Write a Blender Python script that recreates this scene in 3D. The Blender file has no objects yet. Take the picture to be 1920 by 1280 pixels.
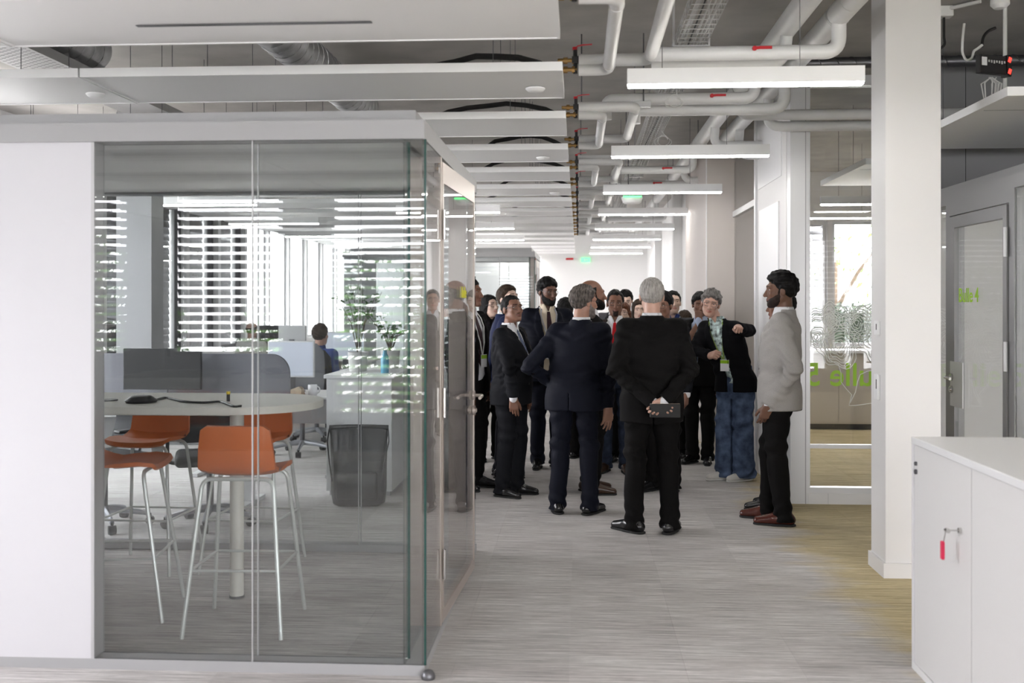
import bpy, math, random
import numpy as np
from mathutils import Vector, Matrix, Quaternion

S = bpy.context.scene
COL = S.collection
R = math.radians
rnd = random.Random(7)

# ------------------------------------------------------------------ camera
CAMZ, F = 1.58, 2000.0
YAW = math.atan(125 / F)
cam_d = bpy.data.cameras.new('camera')
cam = bpy.data.objects.new('camera', cam_d)
COL.objects.link(cam)
cam.location = (0, 0, CAMZ)
cam.rotation_euler = (R(90), 0, YAW)
cam_d.sensor_width = 36.0
cam_d.lens = F * 36 / 1920
cam_d.shift_y = -73 / 1920
cam_d.dof.use_dof = True
cam_d.dof.focus_distance = 8.0
cam_d.dof.aperture_fstop = 2.8
cam_d.clip_end = 500
S.camera = cam

# ------------------------------------------------------------------ world, exposure
SKY = 14.0
w = bpy.data.worlds.new('overcast_sky')
S.world = w
w.use_nodes = True
bg = w.node_tree.nodes['Background']
bg.inputs[0].default_value = (0.98, 0.965, 1.0, 1)
bg.inputs[1].default_value = SKY
vs = S.view_settings
vs.view_transform = 'Standard'
vs.look = 'None'
vs.gamma = 1
vs.use_curve_mapping = False
vs.exposure = 0.60
LAMP = 30.0
try:
    c = S.cycles
    c.max_bounces = 6; c.diffuse_bounces = 4; c.glossy_bounces = 3
    c.transmission_bounces = 4; c.transparent_max_bounces = 40
    c.sample_clamp_indirect = 6.0
    c.caustics_reflective = False; c.caustics_refractive = False
    c.use_denoising = True
    c.use_adaptive_sampling = True; c.adaptive_threshold = 0.05
except Exception:
    pass

def portal(name, loc, rot, sx, sy):
    d = bpy.data.lights.new(name, 'AREA')
    d.shape = 'RECTANGLE'; d.size = sx; d.size_y = sy
    d.cycles.is_portal = True
    o = bpy.data.objects.new(name, d); COL.objects.link(o)
    o.location = loc; o.rotation_euler = rot

def ray(px, py):
    u = (px - 960) / F
    v = (567 - py) / F
    return (-math.sin(YAW) + u * math.cos(YAW), math.cos(YAW) + u * math.sin(YAW), v)
def at(px, py, Y):
    d = ray(px, py); t = Y / d[1]
    return Vector((t * d[0], Y, CAMZ + t * d[2]))
def fl(px, py, z=0.0):
    d = ray(px, py); t = (z - CAMZ) / d[2]
    return Vector((t * d[0], t * d[1], z))

# ------------------------------------------------------------------ materials
MATS = {}
def mat(name, col, rough=0.6, metal=0.0, noise=0.0, nscale=30.0, bump=0.0, stretch=(1, 1, 1), spec=0.5, emit=None, es=0.0, coat=0.0, sheen=0.0):
    m = bpy.data.materials.new(name); MATS[name] = m
    m.use_nodes = True
    nt = m.node_tree; b = nt.nodes['Principled BSDF']
    b.inputs['Base Color'].default_value = (*col, 1)
    b.inputs['Roughness'].default_value = rough
    b.inputs['Metallic'].default_value = metal
    b.inputs['Specular IOR Level'].default_value = spec
    if coat: b.inputs['Coat Weight'].default_value = coat
    if sheen:
        b.inputs['Sheen Weight'].default_value = sheen
        b.inputs['Sheen Roughness'].default_value = 0.5
    if emit:
        b.inputs['Emission Color'].default_value = (*emit, 1)
        b.inputs['Emission Strength'].default_value = es
    if noise or bump:
        tc = nt.nodes.new('ShaderNodeTexCoord')
        mp = nt.nodes.new('ShaderNodeMapping'); mp.inputs['Scale'].default_value = stretch
        nz = nt.nodes.new('ShaderNodeTexNoise')
        nz.inputs['Scale'].default_value = nscale; nz.inputs['Detail'].default_value = 4
        nt.links.new(tc.outputs['Object'], mp.inputs['Vector'])
        nt.links.new(mp.outputs['Vector'], nz.inputs['Vector'])
        if noise:
            rp = nt.nodes.new('ShaderNodeValToRGB')
            rp.color_ramp.elements[0].position = 0.3; rp.color_ramp.elements[1].position = 0.7
            lo = [max(0, v * (1 - noise)) for v in col]; hi = [min(1, v * (1 + noise)) for v in col]
            rp.color_ramp.elements[0].color = (*lo, 1); rp.color_ramp.elements[1].color = (*hi, 1)
            nt.links.new(nz.outputs['Fac'], rp.inputs['Fac'])
            nt.links.new(rp.outputs['Color'], b.inputs['Base Color'])
        if bump:
            bp = nt.nodes.new('ShaderNodeBump'); bp.inputs['Strength'].default_value = bump
            bp.inputs['Distance'].default_value = 0.01
            nt.links.new(nz.outputs['Fac'], bp.inputs['Height'])
            nt.links.new(bp.outputs['Normal'], b.inputs['Normal'])
    return m

def glass_mat(name, tint, f0=0.04):
    m = bpy.data.materials.new(name); MATS[name] = m
    m.use_nodes = True
    nt = m.node_tree; nt.nodes.clear()
    out = nt.nodes.new('ShaderNodeOutputMaterial')
    mix = nt.nodes.new('ShaderNodeMixShader')
    tr = nt.nodes.new('ShaderNodeBsdfTransparent'); tr.inputs[0].default_value = (*tint, 1)
    gl = nt.nodes.new('ShaderNodeBsdfGlossy'); gl.inputs['Roughness'].default_value = 0.0
    lw = nt.nodes.new('ShaderNodeLayerWeight'); lw.inputs['Blend'].default_value = 0.5
    p = nt.nodes.new('ShaderNodeMath'); p.operation = 'POWER'; p.inputs[1].default_value = 5
    ma = nt.nodes.new('ShaderNodeMath'); ma.operation = 'MULTIPLY_ADD'
    ma.inputs[1].default_value = 1 - f0; ma.inputs[2].default_value = f0
    nt.links.new(lw.outputs['Facing'], p.inputs[0])
    nt.links.new(p.outputs[0], ma.inputs[0])
    nt.links.new(ma.outputs[0], mix.inputs[0])
    nt.links.new(tr.outputs[0], mix.inputs[1])
    nt.links.new(gl.outputs[0], mix.inputs[2])
    nt.links.new(mix.outputs[0], out.inputs['Surface'])
    return m

glass_mat('glass', (0.958, 0.966, 0.966))
mat('glass_edge', (0.02, 0.07, 0.06), 0.15)
mat('white_paint', (0.72, 0.71, 0.705), 0.55, bump=0.03, nscale=160)
mat('white_wall', (0.74, 0.735, 0.735), 0.7, bump=0.03, nscale=160)
mat('white_lacquer', (0.82, 0.82, 0.83), 0.35)
mat('panel_white', (0.91, 0.91, 0.91), 0.45)
mat('beige_wall', (0.62, 0.57, 0.545), 0.7, bump=0.03, nscale=120)
mat('alu', (0.50, 0.50, 0.51), 0.38, 0.35)
mat('alu_dark', (0.26, 0.26, 0.265), 0.4, 0.3)
mat('rear_grey', (0.10, 0.10, 0.105), 0.7)
mat('alu_light', (0.66, 0.66, 0.665), 0.35, 0.15)
mat('alu_warm', (0.52, 0.45, 0.41), 0.32, 0.55)
mat('steel', (0.62, 0.61, 0.60), 0.25, 1.0)
mat('dark_steel', (0.16, 0.16, 0.17), 0.4, 0.8)
mat('galv', (0.50, 0.51, 0.52), 0.38, 0.85, noise=0.25, nscale=9)
mat('galv_tray', (0.52, 0.52, 0.52), 0.45, 0.6)
mat('brass', (0.42, 0.26, 0.10), 0.35, 0.9, noise=0.2)
mat('black', (0.012, 0.012, 0.013), 0.5)
mat('black_plastic', (0.02, 0.02, 0.022), 0.4)
mat('rubber', (0.015, 0.015, 0.015), 0.75)
mat('red_lever', (0.50, 0.012, 0.02), 0.35)
mat('pipe_white', (0.70, 0.70, 0.70), 0.42, noise=0.04, nscale=6)
mat('concrete', (0.40, 0.385, 0.365), 0.85, noise=0.16, nscale=2.2, bump=0.1)
mat('grey_wall', (0.30, 0.30, 0.31), 0.65)
mat('box_grey', (0.36, 0.36, 0.365), 0.45)
mat('box_panel', (0.60, 0.595, 0.62), 0.5)
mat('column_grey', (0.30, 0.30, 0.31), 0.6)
mat('slat', (0.10, 0.10, 0.11), 0.45, 0.3)
mat('slat_light', (0.52, 0.52, 0.53), 0.5)
mat('frame_dark', (0.045, 0.045, 0.048), 0.45)
mat('diffuser', (0.9, 0.9, 0.9), 0.5, emit=(1.0, 0.97, 0.92), es=LAMP)
mat('orange', (0.62, 0.16, 0.045), 0.45)
mat('table_white', (0.74, 0.72, 0.66), 0.4)
mat('stool_leg', (0.60, 0.62, 0.60), 0.35, 0.3)
mat('screen_fabric', (0.20, 0.20, 0.225), 0.9, noise=0.15, nscale=300)
mat('lime', (0.33, 0.60, 0.02), 0.5)
mat('lime_yellow', (0.62, 0.60, 0.01), 0.5)
mat('art_white', (0.85, 0.87, 0.85), 0.6)
mat('green_led', (0.1, 0.6, 0.15), 0.5, emit=(0.12, 0.95, 0.25), es=1.6)
mat('red_led', (0.6, 0.02, 0.02), 0.5, emit=(1.0, 0.03, 0.02), es=2.5)
mat('cable_white', (0.72, 0.72, 0.71), 0.5)
mat('paving', (0.50, 0.495, 0.47), 0.9, noise=0.12, nscale=3)
mat('leaf', (0.10, 0.23, 0.035), 0.6, noise=0.5, nscale=2)
mat('bark', (0.09, 0.065, 0.045), 0.9, noise=0.3, nscale=20)
mat('far_facade', (0.62, 0.63, 0.62), 0.8)

def carpet(name, variation):
    m = bpy.data.materials.new(name); MATS[name] = m
    m.use_nodes = True
    nt = m.node_tree; b = nt.nodes['Principled BSDF']; L = nt.links.new
    b.inputs['Roughness'].default_value = 0.92; b.inputs['Specular IOR Level'].default_value = 0.2
    ge = nt.nodes.new('ShaderNodeNewGeometry')
    def noise(scale, sx, sy, det=3):
        mp = nt.nodes.new('ShaderNodeMapping'); mp.inputs['Scale'].default_value = (sx, sy, 1)
        nz = nt.nodes.new('ShaderNodeTexNoise'); nz.inputs['Scale'].default_value = scale; nz.inputs['Detail'].default_value = det
        L(ge.outputs['Position'], mp.inputs['Vector']); L(mp.outputs['Vector'], nz.inputs['Vector'])
        return nz.outputs['Fac']
    def ramp(sock, p0, c0, p1, c1):
        r = nt.nodes.new('ShaderNodeValToRGB'); e = r.color_ramp.elements
        e[0].position = p0; e[0].color = (*c0, 1); e[1].position = p1; e[1].color = (*c1, 1)
        L(sock, r.inputs['Fac']); return r.outputs['Color']
    def mixc(kind, fac, a, bb):
        n = nt.nodes.new('ShaderNodeMixRGB'); n.blend_type = kind
        if isinstance(fac, float): n.inputs[0].default_value = fac
        else: L(fac, n.inputs[0])
        for k, v in ((1, a), (2, bb)):
            if isinstance(v, tuple): n.inputs[k].default_value = (*v, 1)
            else: L(v, n.inputs[k])
        return n.outputs[0]
    streak = noise(6.0, 0.55, 14.0, 5)       # woven streaks running across the corridor
    fine = noise(60.0, 0.35, 8.0, 3)
    grey = ramp(streak, 0.32, (0.375, 0.362, 0.352), 0.68, (0.74, 0.72, 0.705))
    yellow = ramp(streak, 0.34, (0.42, 0.345, 0.20), 0.66, (0.74, 0.64, 0.41))
    # tinted carpet field along the meeting rooms, with a ragged edge
    sx = nt.nodes.new('ShaderNodeSeparateXYZ'); L(ge.outputs['Position'], sx.inputs[0])
    big = noise(1.1, 1.0, 3.0, 3)
    ad = nt.nodes.new('ShaderNodeMath'); ad.operation = 'MULTIPLY_ADD'; ad.inputs[1].default_value = 0.9
    L(big, ad.inputs[0]); L(sx.outputs['X'], ad.inputs[2])
    mr = nt.nodes.new('ShaderNodeMapRange'); mr.inputs[1].default_value = 1.72; mr.inputs[2].default_value = 2.02
    L(ad.outputs[0], mr.inputs[0])
    col = mixc('MIX', mr.outputs[0], grey, yellow)
    blot = ramp(noise(1.3, 1.0, 4.0, 3), 0.3, (0.90, 0.88, 0.88), 0.7, (1.07, 1.07, 1.07))
    col = mixc('MULTIPLY', 1.0, col, blot)
    fr = ramp(fine, 0.3, (0.76, 0.76, 0.76), 0.7, (1.14, 1.14, 1.14))
    col = mixc('MULTIPLY', 1.0, col, fr)
    if variation:
        oi = nt.nodes.new('ShaderNodeObjectInfo')
        rv = ramp(oi.outputs['Random'], 0.0, (0.93, 0.93, 0.93), 1.0, (1.05, 1.05, 1.05))
        col = mixc('MULTIPLY', 1.0, col, rv)
    L(col, b.inputs['Base Color'])
    bp = nt.nodes.new('ShaderNodeBump'); bp.inputs['Strength'].default_value = 0.35; bp.inputs['Distance'].default_value = 0.004
    L(fine, bp.inputs['Height']); L(bp.outputs['Normal'], b.inputs['Normal'])
carpet('carpet_base', False)
carpet('carpet_tile', True)

# ------------------------------------------------------------------ mesh helpers
class MB:
    def __init__(s): s.v = []; s.f = []; s.mi = []; s.cur = 0
    def add(s, v, f):
        o = len(s.v); s.v += [tuple(p) for p in v]; s.f += [tuple(i + o for i in q) for q in f]; s.mi += [s.cur] * len(f); return s
    def box(s, x0, x1, y0, y1, z0, z1):
        v = [(x, y, z) for x in (x0, x1) for y in (y0, y1) for z in (z0, z1)]
        return s.add(v, [(0, 1, 3, 2), (4, 6, 7, 5), (0, 4, 5, 1), (2, 3, 7, 6), (0, 2, 6, 4), (1, 5, 7, 3)])
    def cbox(s, c, d, M=None):
        x, y, z = d[0] / 2, d[1] / 2, d[2] / 2
        t = MB().box(-x, x, -y, y, -z, z)
        return s.add([((M @ Vector(p)) if M else Vector(p)) + Vector(c) for p in t.v], t.f)
    def rbox(s, x0, x1, y0, y1, z0, z1, r=0.01, n=3):
        # box with rounded vertical edges and chamfered top and bottom rims
        r = min(r, (x1 - x0) / 2.01, (y1 - y0) / 2.01, (z1 - z0) / 2.01)
        def loop(ins, z):
            pts = []
            rr = max(r - ins, 1e-4)
            for cx, cy, a0 in ((x1 - r, y1 - r, 0), (x0 + r, y1 - r, 90), (x0 + r, y0 + r, 180), (x1 - r, y0 + r, 270)):
                for k in range(n + 1):
                    a = R(a0 + 90 * k / n); pts.append((cx + rr * math.cos(a), cy + rr * math.sin(a), z))
            return pts
        L = []
        for k in range(n + 1):
            a = R(90 * k / n); L.append(loop(r * (1 - math.sin(a)), z0 + r * (1 - math.cos(a))))
        for k in range(n, -1, -1):
            a = R(90 * k / n); L.append(loop(r * (1 - math.sin(a)), z1 - r * (1 - math.cos(a))))
        return s.loops(L)
    def loops(s, L, cap=True, close=False):
        n = len(L[0]); v = [p for l in L for p in l]; f = []
        m = len(L)
        for i in range(m if close else m - 1):
            j = (i + 1) % m
            for k in range(n):
                f.append((i * n + k, i * n + (k + 1) % n, j * n + (k + 1) % n, j * n + k))
        if cap and not close:
            f.append(tuple(range(n - 1, -1, -1))); f.append(tuple(range((m - 1) * n, m * n)))
        return s.add(v, f)
    def tube(s, pts, r, n=8, cap=True, close=False):
        pts = [Vector(p) for p in pts]; m = len(pts)
        rs = r if isinstance(r, (list, tuple)) else [r] * m
        L = []; up = None
        for i in range(m):
            if close: t = pts[(i + 1) % m] - pts[i - 1]
            else: t = pts[min(i + 1, m - 1)] - pts[max(i - 1, 0)]
            t.normalize()
            if up is None:
                up = Vector((0, 0, 1)) if abs(t.z) < 0.9 else Vector((1, 0, 0))
            a = t.cross(up); 
            if a.length < 1e-5: a = t.orthogonal()
            a.normalize(); b = a.cross(t).normalized(); up = b
            L.append([pts[i] + rs[i] * (math.cos(2 * math.pi * k / n) * a + math.sin(2 * math.pi * k / n) * b) for k in range(n)])
        return s.loops(L, cap, close)
    def cyl(s, a, b, r, n=12, r2=None): return s.tube([a, b], [r, r if r2 is None else r2], n)
    def lathe(s, prof, c=(0, 0, 0), n=20):
        c = Vector(c)
        L = [[c + Vector((r * math.cos(2 * math.pi * k / n), r * math.sin(2 * math.pi * k / n), z)) for k in range(n)] for r, z in prof]
        return s.loops(L)
    def prism(s, poly, y0, y1):     # poly in x,z extruded along y
        n = len(poly)
        return s.loops([[(x, y0, z) for x, z in poly], [(x, y1, z) for x, z in poly]])
    def strip(s, pts, wdir, w, t):  # flat ribbon with thickness
        pts = [Vector(p) for p in pts]; L = []
        for i, p in enumerate(pts):
            tg = (pts[min(i + 1, len(pts) - 1)] - pts[max(i - 1, 0)]).normalized()
            wd = Vector(wdir[i] if isinstance(wdir, list) else wdir); wd = (wd - tg * wd.dot(tg)).normalized(); nn = tg.cross(wd)
            ww = w[i] if isinstance(w, (list, tuple)) else w
            L.append([p + wd * ww / 2 + nn * t / 2, p - wd * ww / 2 + nn * t / 2, p - wd * ww / 2 - nn * t / 2, p + wd * ww / 2 - nn * t / 2])
        return s.loops(L)

def mesh_of(mb, name):
    me = bpy.data.meshes.new(name); me.from_pydata([tuple(p) for p in mb.v], [], mb.f); me.update()
    return me
def link(o, parent=None):
    COL.objects.link(o)
    if parent: o.parent = parent
    return o
def tag(o, label=None, cat=None, group=None, kind=None):
    if label: o['label'] = label
    if cat: o['category'] = cat
    if group: o['group'] = group
    if kind: o['kind'] = kind
    return o
def obj(name, mb, m, parent=None, smooth=False, **kw):
    me = mb if isinstance(mb, bpy.types.Mesh) else mesh_of(mb, name)
    if not me.materials:
        for k in (m if isinstance(m, (list, tuple)) else [m]): me.materials.append(MATS[k])
        if isinstance(mb, MB) and any(mb.mi): me.polygons.foreach_set('material_index', mb.mi)
        if isinstance(mb, MB):
            import bmesh
            bm = bmesh.new(); bm.from_mesh(me); bmesh.ops.recalc_face_normals(bm, faces=bm.faces); bm.to_mesh(me); bm.free()
        if smooth:
            me.polygons.foreach_set('use_smooth', [True] * len(me.polygons))
            try: me.set_sharp_from_angle(angle=R(42))
            except Exception: pass
    o = bpy.data.objects.new(name, me)
    link(o, parent)
    return tag(o, **kw)
def empty(name, loc=(0, 0, 0), rz=0, **kw):
    o = bpy.data.objects.new(name, None); o.empty_display_size = 0.1
    o.location = loc; o.rotation_euler = (0, 0, rz); link(o)
    return tag(o, **kw)
def copy_tree(o, parent=None, loc=None):
    c = o.copy(); link(c)
    if parent is not None: c.parent = parent
    if loc is not None: c.location = loc
    for ch in list(o.children): copy_tree(ch, c)
    return c
def struct(name, mb, m, **kw): return obj(name, mb, m, kind='structure', **kw)
def arc(c, r, a0, a1, n, ax, ay):
    c = Vector(c); ax = Vector(ax); ay = Vector(ay)
    return [c + r * (math.cos(R(a0 + (a1 - a0) * k / n)) * ax + math.sin(R(a0 + (a1 - a0) * k / n)) * ay) for k in range(n + 1)]
def rounded(pts, r, n=6):
    # polyline with its inner corners rounded
    pts = [Vector(p) for p in pts]; out = [pts[0]]
    for a, b, c in zip(pts, pts[1:], pts[2:]):
        u = (a - b); v = (c - b); k = min(r, u.length * .49, v.length * .49); u.normalize(); v.normalize()
        p, q = b + u * k, b + v * k
        for i in range(n + 1):
            t = i / n; out.append((1 - t) ** 2 * p + 2 * t * (1 - t) * b + t * t * q)
    return out + [pts[-1]]
ORD = ['first', 'second', 'third', 'fourth', 'fifth', 'sixth', 'seventh', 'eighth', 'ninth', 'tenth', 'eleventh', 'twelfth', 'thirteenth', 'fourteenth', 'fifteenth', 'sixteenth', 'seventeenth', 'eighteenth', 'nineteenth', 'twentieth'] + ['%dth' % k for k in range(21, 60)]

def text_mesh(txt, size, ext=0.001, mirror=False):
    cu = bpy.data.curves.new('lettering', 'FONT'); cu.body = txt; cu.size = size; cu.extrude = ext
    cu.align_x = 'CENTER'; cu.align_y = 'CENTER'; cu.offset = size * 0.012
    o = bpy.data.objects.new('lettering', cu); COL.objects.link(o)
    dg = bpy.context.evaluated_depsgraph_get()
    me = bpy.data.meshes.new_from_object(o.evaluated_get(dg))
    bpy.data.objects.remove(o)
    me.materials.clear()
    if mirror:
        for v in me.vertices: v.co.x = -v.co.x
        me.flip_normals()
    return me
# ------------------------------------------------------------------ the building shell
SLAB = 3.45
YE, YR, XL, XR = 26.0, -2.2, -5.6, 6.5
fb = MB().box(XL, XR, YR, 15.7, -0.2, -0.003).box(XL, 1.8, 15.7, YE, -0.2, -0.003)
floor = struct('floor', fb, 'carpet_base', label='grey streaked carpet floor turning straw yellow by the meeting rooms')
tm = mesh_of(MB().box(-0.2496, 0.2496, -0.2496, 0.2496, -0.003, 0.0), 'carpet_tile')
for j in range(20):
    for i in range(11):
        o = obj('carpet_tile', tm, 'carpet_tile', floor)
        o.location = (-0.04 - 2.25 + 0.5 * i, 3.55 + 0.25 + 0.5 * j, 0)
struct('ceiling', MB().box(XL, XR, YR, 15.7, SLAB, SLAB + 0.25).box(XL, 1.8, 15.7, YE, SLAB, SLAB + 0.25), 'concrete', label='bare grey concrete slab behind the pipes and panels')
struct('wall_back', MB().box(XL, 1.8, YE, YE + 0.2, -0.2, SLAB), 'white_wall', label='plain white wall closing the far end of the corridor')
MATS['glass_pane_facade'] = glass_mat('glass_facade', (0.98, 0.98, 0.98), 0.04)

win_n = [0]
def window(axis, c, a0, a1, z0, z1, blind=None, sgn=1, frame='frame_dark', out=1, slatmat='slat'):
    """window in a wall at coordinate c; axis 'x': wall runs along x (c is y); axis 'y': wall runs along y (c is x). out: outdoor side sign"""
    win_n[0] += 1
    n = 'window_%d' % win_n[0]
    def B(mb, p0, p1, q0, q1, r0, r1):
        if axis == 'x': mb.box(p0, p1, q0, q1, r0, r1)
        else: mb.box(q0, q1, p0, p1, r0, r1)
        return mb
    t = 0.05
    fr = MB()
    B(fr, a0, a0 + t, c - .04, c + .04, z0, z1); B(fr, a1 - t, a1, c - .04, c + .04, z0, z1)
    B(fr, a0 + t, a1 - t, c - .04, c + .04, z0, z0 + t); B(fr, a0 + t, a1 - t, c - .04, c + .04, z1 - t, z1)
    root = struct(n, fr, frame)
    obj('pane', B(MB(), a0 + t, a1 - t, c - .006, c + .006, z0 + t, z1 - t), 'glass_facade', root)
    if blind:
        tilt, zb = blind
        co = c + out * 0.13
        hx = MB(); B(hx, a0, a1, co - .06, co + .06, z1 - .04, z1 + .12)
        obj('blind_box', hx, slatmat if slatmat != 'slat' else 'frame_dark', root)
        pitch = 0.095
        Lh = (a1 - a0) / 2 - .02
        sm = MB()
        hw = .042 if tilt < 60 else .056
        prof = [(-hw, -.004), (-.02, .004), (.02, .004), (hw, -.004)]
        M = Matrix.Rotation(R(tilt), 3, 'X')
        for k in range(3):
            p, q = prof[k], prof[k + 1]
            vs = [M @ Vector((x, y, z + dz)) for x in (-Lh, Lh) for (y, z) in (p, q) for dz in (0, .002)]
            sm.add(vs, [(0, 1, 3, 2), (4, 6, 7, 5), (0, 4, 5, 1), (2, 3, 7, 6), (0, 2, 6, 4), (1, 5, 7, 3)])
        me = mesh_of(sm, 'slat')
        k = 0
        z = z1 - .06
        while z > max(z0, zb) + .03:
            o = obj('slat', me, slatmat, root)
            o.location = ((a0 + a1) / 2, co, z) if axis == 'x' else (co, (a0 + a1) / 2, z)
            if axis == 'y': o.rotation_euler = (0, 0, R(90) * sgn)
            z -= pitch; k += 1
        for s in (0.2, 0.8):
            cd = MB(); a = a0 + (a1 - a0) * s
            B(cd, a - .003, a + .003, co - .002, co + .002, max(z0, zb), z1)
            obj('blind_cord', cd, 'frame_dark', root)
    return root

def wall_with_openings(name, axis, c0, c1, a0, a1, z0, z1, opens, m, **kw):
    mb = MB()
    def B(p0, p1, r0, r1):
        if p1 - p0 < 1e-4 or r1 - r0 < 1e-4: return
        if axis == 'x': mb.box(p0, p1, c0, c1, r0, r1)
        else: mb.box(c0, c1, p0, p1, r0, r1)
    x = a0
    for (p0, p1, r0, r1) in sorted(opens):
        B(x, p0, z0, z1); B(p0, p1, z0, r0); B(p0, p1, r1, z1); x = p1
    B(x, a1, z0, z1)
    return struct(name, mb, m, **kw)

# rear facade behind the photographer, its blinds mirror in the meeting-room glass
rear = [(-5.45, -4.90, 1.0, 2.80), (-4.40, -3.16, 1.0, 2.80), (-2.67, -1.43, 0.35, 2.80), (-1.20, 0.04, 0.35, 2.80), (0.27, 1.51, 0.35, 2.80), (1.74, 2.98, 0.35, 2.80), (3.21, 4.45, 0.35, 2.80), (4.68, 5.92, 0.35, 2.80)]
wall_with_openings('wall_rear', 'x', YR - 0.3, YR, XL, XR, -0.2, SLAB, rear, 'rear_grey', label='dark grey window wall behind the photographer')
for i, (p0, p1, r0, r1) in enumerate(rear):
    window('x', YR - .12, p0, p1, r0, r1, blind=(50, r0) if i < 5 else None, out=-1)
    portal('rear_daylight', ((p0 + p1) / 2, YR - .02, (r0 + r1) / 2), (R(90), 0, 0), p1 - p0, r1 - r0)
# long left facade in 1.35 m bays
Lw = []
k0 = -14
for k in range(-15, 4):
    y0 = 20.4 + 1.35 * k + .06; y1 = 20.4 + 1.35 * (k + 1) - .06
    if y0 > YR + .2 and y1 < YE: Lw.append((y0, y1, 0.85, 2.95))
wall_with_openings('wall_left', 'y', XL - 0.3, XL, YR, YE, -0.2, SLAB, Lw, 'white_wall', label='long white window wall on the left side of the office')
for (y0, y1, z0, z1) in Lw:
    closed = 10.5 < y0 < 17.0; half = y0 < 6.5  # near bays are unseen; their pale blinds are added to cut and bounce daylight
    window('y', XL - .12, y0, y1, z0, z1, blind=(78, z0) if closed else ((32, z0) if half else None), out=-1, frame='frame_dark' if closed else 'alu_light', slatmat='slat_light' if half else 'slat')
    if not closed: portal('left_daylight', (XL + .01, (y0 + y1) / 2, (z0 + z1) / 2), (R(90), 0, R(-90)), y1 - y0, z1 - z0)
# right facade beside the photographer, out of the frame
Rw = []
wall_with_openings('wall_right', 'y', XR, XR + .3, YR, 15.7, -0.2, SLAB, Rw, 'white_wall', label='white outer wall on the right beyond the meeting rooms')
for (y0, y1, z0, z1) in Rw:
    window('y', XR + .12, y0, y1, z0, z1, frame='alu_light')
    portal('right_daylight', (XR - .01, (y0 + y1) / 2, (z0 + z1) / 2), (R(90), 0, R(90)), y1 - y0, z1 - z0)

# white column with skirting
o = struct('column', MB().box(1.76, 2.07, 6.25, 6.55, 0, SLAB), 'white_paint', label='square white column beside the white cabinet')
ring = MB()
ring.box(1.745, 2.085, 6.235, 6.25, 0, .085).box(1.745, 2.085, 6.55, 6.565, 0, .085).box(1.745, 1.76, 6.25, 6.55, 0, .085).box(2.07, 2.085, 6.25, 6.55, 0, .085)
obj('skirting', ring, 'white_paint', o)
for z, h, nm in ((1.43, .085, 'wall_switch'), (1.085, .15, 'thermostat')):
    s = MB().rbox(1.742, 1.76, 6.36, 6.43, z - h / 2, z + h / 2, .004)
    t = obj(nm, s, 'white_lacquer', None, label='small white %s on the left face of the white column%s' % (('upper switch', ', higher of two') if nm == 'wall_switch' else ('thermostat', ' below the switch')), cat='switch' if nm == 'wall_switch' else 'thermostat')
    obj('dark_slot', MB().box(1.7405, 1.742, 6.37, 6.383, z - .01, z + h * .3), 'black', t)
# grey office column seen through the meeting box
c1 = at(218, 567, 10.2).x; c2 = at(284, 567, 10.2).x
struct('column', MB().box(c1, c2, 10.2, 10.5, 0, SLAB), 'column_grey', label='pale office column beyond the glass meeting box')
# right corridor wall: flush cupboard wall, glazed bit, beige shaft, far wall
XW = 1.66
wr = struct('wall_corridor', MB().box(XW, XW + .14, 8.66, 10.05, 0, SLAB), 'white_paint', label='white corridor wall with flush door beside the mirrored lettering')
obj('flush_door', MB().box(XW - .008, XW, 8.95, 9.92, 0.02, 2.42), 'white_lacquer', wr)
obj('upper_hatch', MB().box(XW - .008, XW, 8.85, 9.98, 2.62, 3.3), 'white_lacquer', wr)
obj('corner_profile', MB().box(XW - .02, XW + .14, 10.05, 10.12, 0, SLAB), 'white_lacquer', wr)
obj('door_edge', MB().box(XW - .011, XW - .008, 8.95, 8.96, 0.02, 2.42), 'alu', wr)
struct('wall_shaft', MB().box(1.38, 2.3, 11.65, 13.9, 0, SLAB), 'beige_wall', label='beige plaster shaft jutting into the right of the corridor')
struct('corner_highlight_1', MB().box(1.375, 1.385, 11.645, 11.655, 0, SLAB), 'white_lacquer', label='painted highlight strip along the edge of the beige shaft')  # corner highlight put in as a white strip along the shaft edge
struct('wall_corridor_far', MB().box(XW, XW + .14, 13.9, YE, 0, SLAB), 'white_wall', label='white right-hand corridor wall beyond the beige shaft')
for yy in (17.3, 21.5):
    struct('pilaster', MB().box(XW - .14, XW, yy, yy + .35, 0, SLAB), 'white_wall')
# glazed bit between corner profile and shaft
g = struct('window_90', MB().box(XW, XW + .05, 10.12, 11.65, 0, .1).box(XW, XW + .05, 10.12, 11.65, 2.5, 2.56).box(XW, XW + .05, 10.12, 10.16, .1, 2.5), 'alu_light', label='narrow glazed corridor front next to the beige shaft')
obj('pane', MB().box(XW + .02, XW + .03, 10.16, 11.65, .1, 2.5), 'glass', g)
obj('pane', MB().box(XW + .02, XW + .03, 10.16, 11.65, 2.56, SLAB), 'glass', g)
# grey upper wall over meeting room four, and the facade of room five
gw = struct('wall_grey', MB().box(2.66, XR, 8.58, 8.70, 0, SLAB), 'grey_wall', label='grey wall above and behind the right meeting box')
obj('joint', MB().box(3.03, 3.034, 8.577, 8.58, 2.3, SLAB), 'black', gw)
wins5 = [(2.75, 3.55, .95, 2.75), (3.62, 4.9, .95, 2.75)]
wall_with_openings('wall_room', 'x', 15.5, 15.7, XW + .14, XR, 0, SLAB, wins5, 'white_wall', label='white end wall with windows inside the room behind the lettered glass')
window('x', 15.62, 2.75, 3.55, .95, 2.75, blind=(52, 1.0), out=1, frame='alu_light', slatmat='slat_light')
window('x', 15.62, 3.62, 4.9, .95, 2.75, frame='alu_light')

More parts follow.
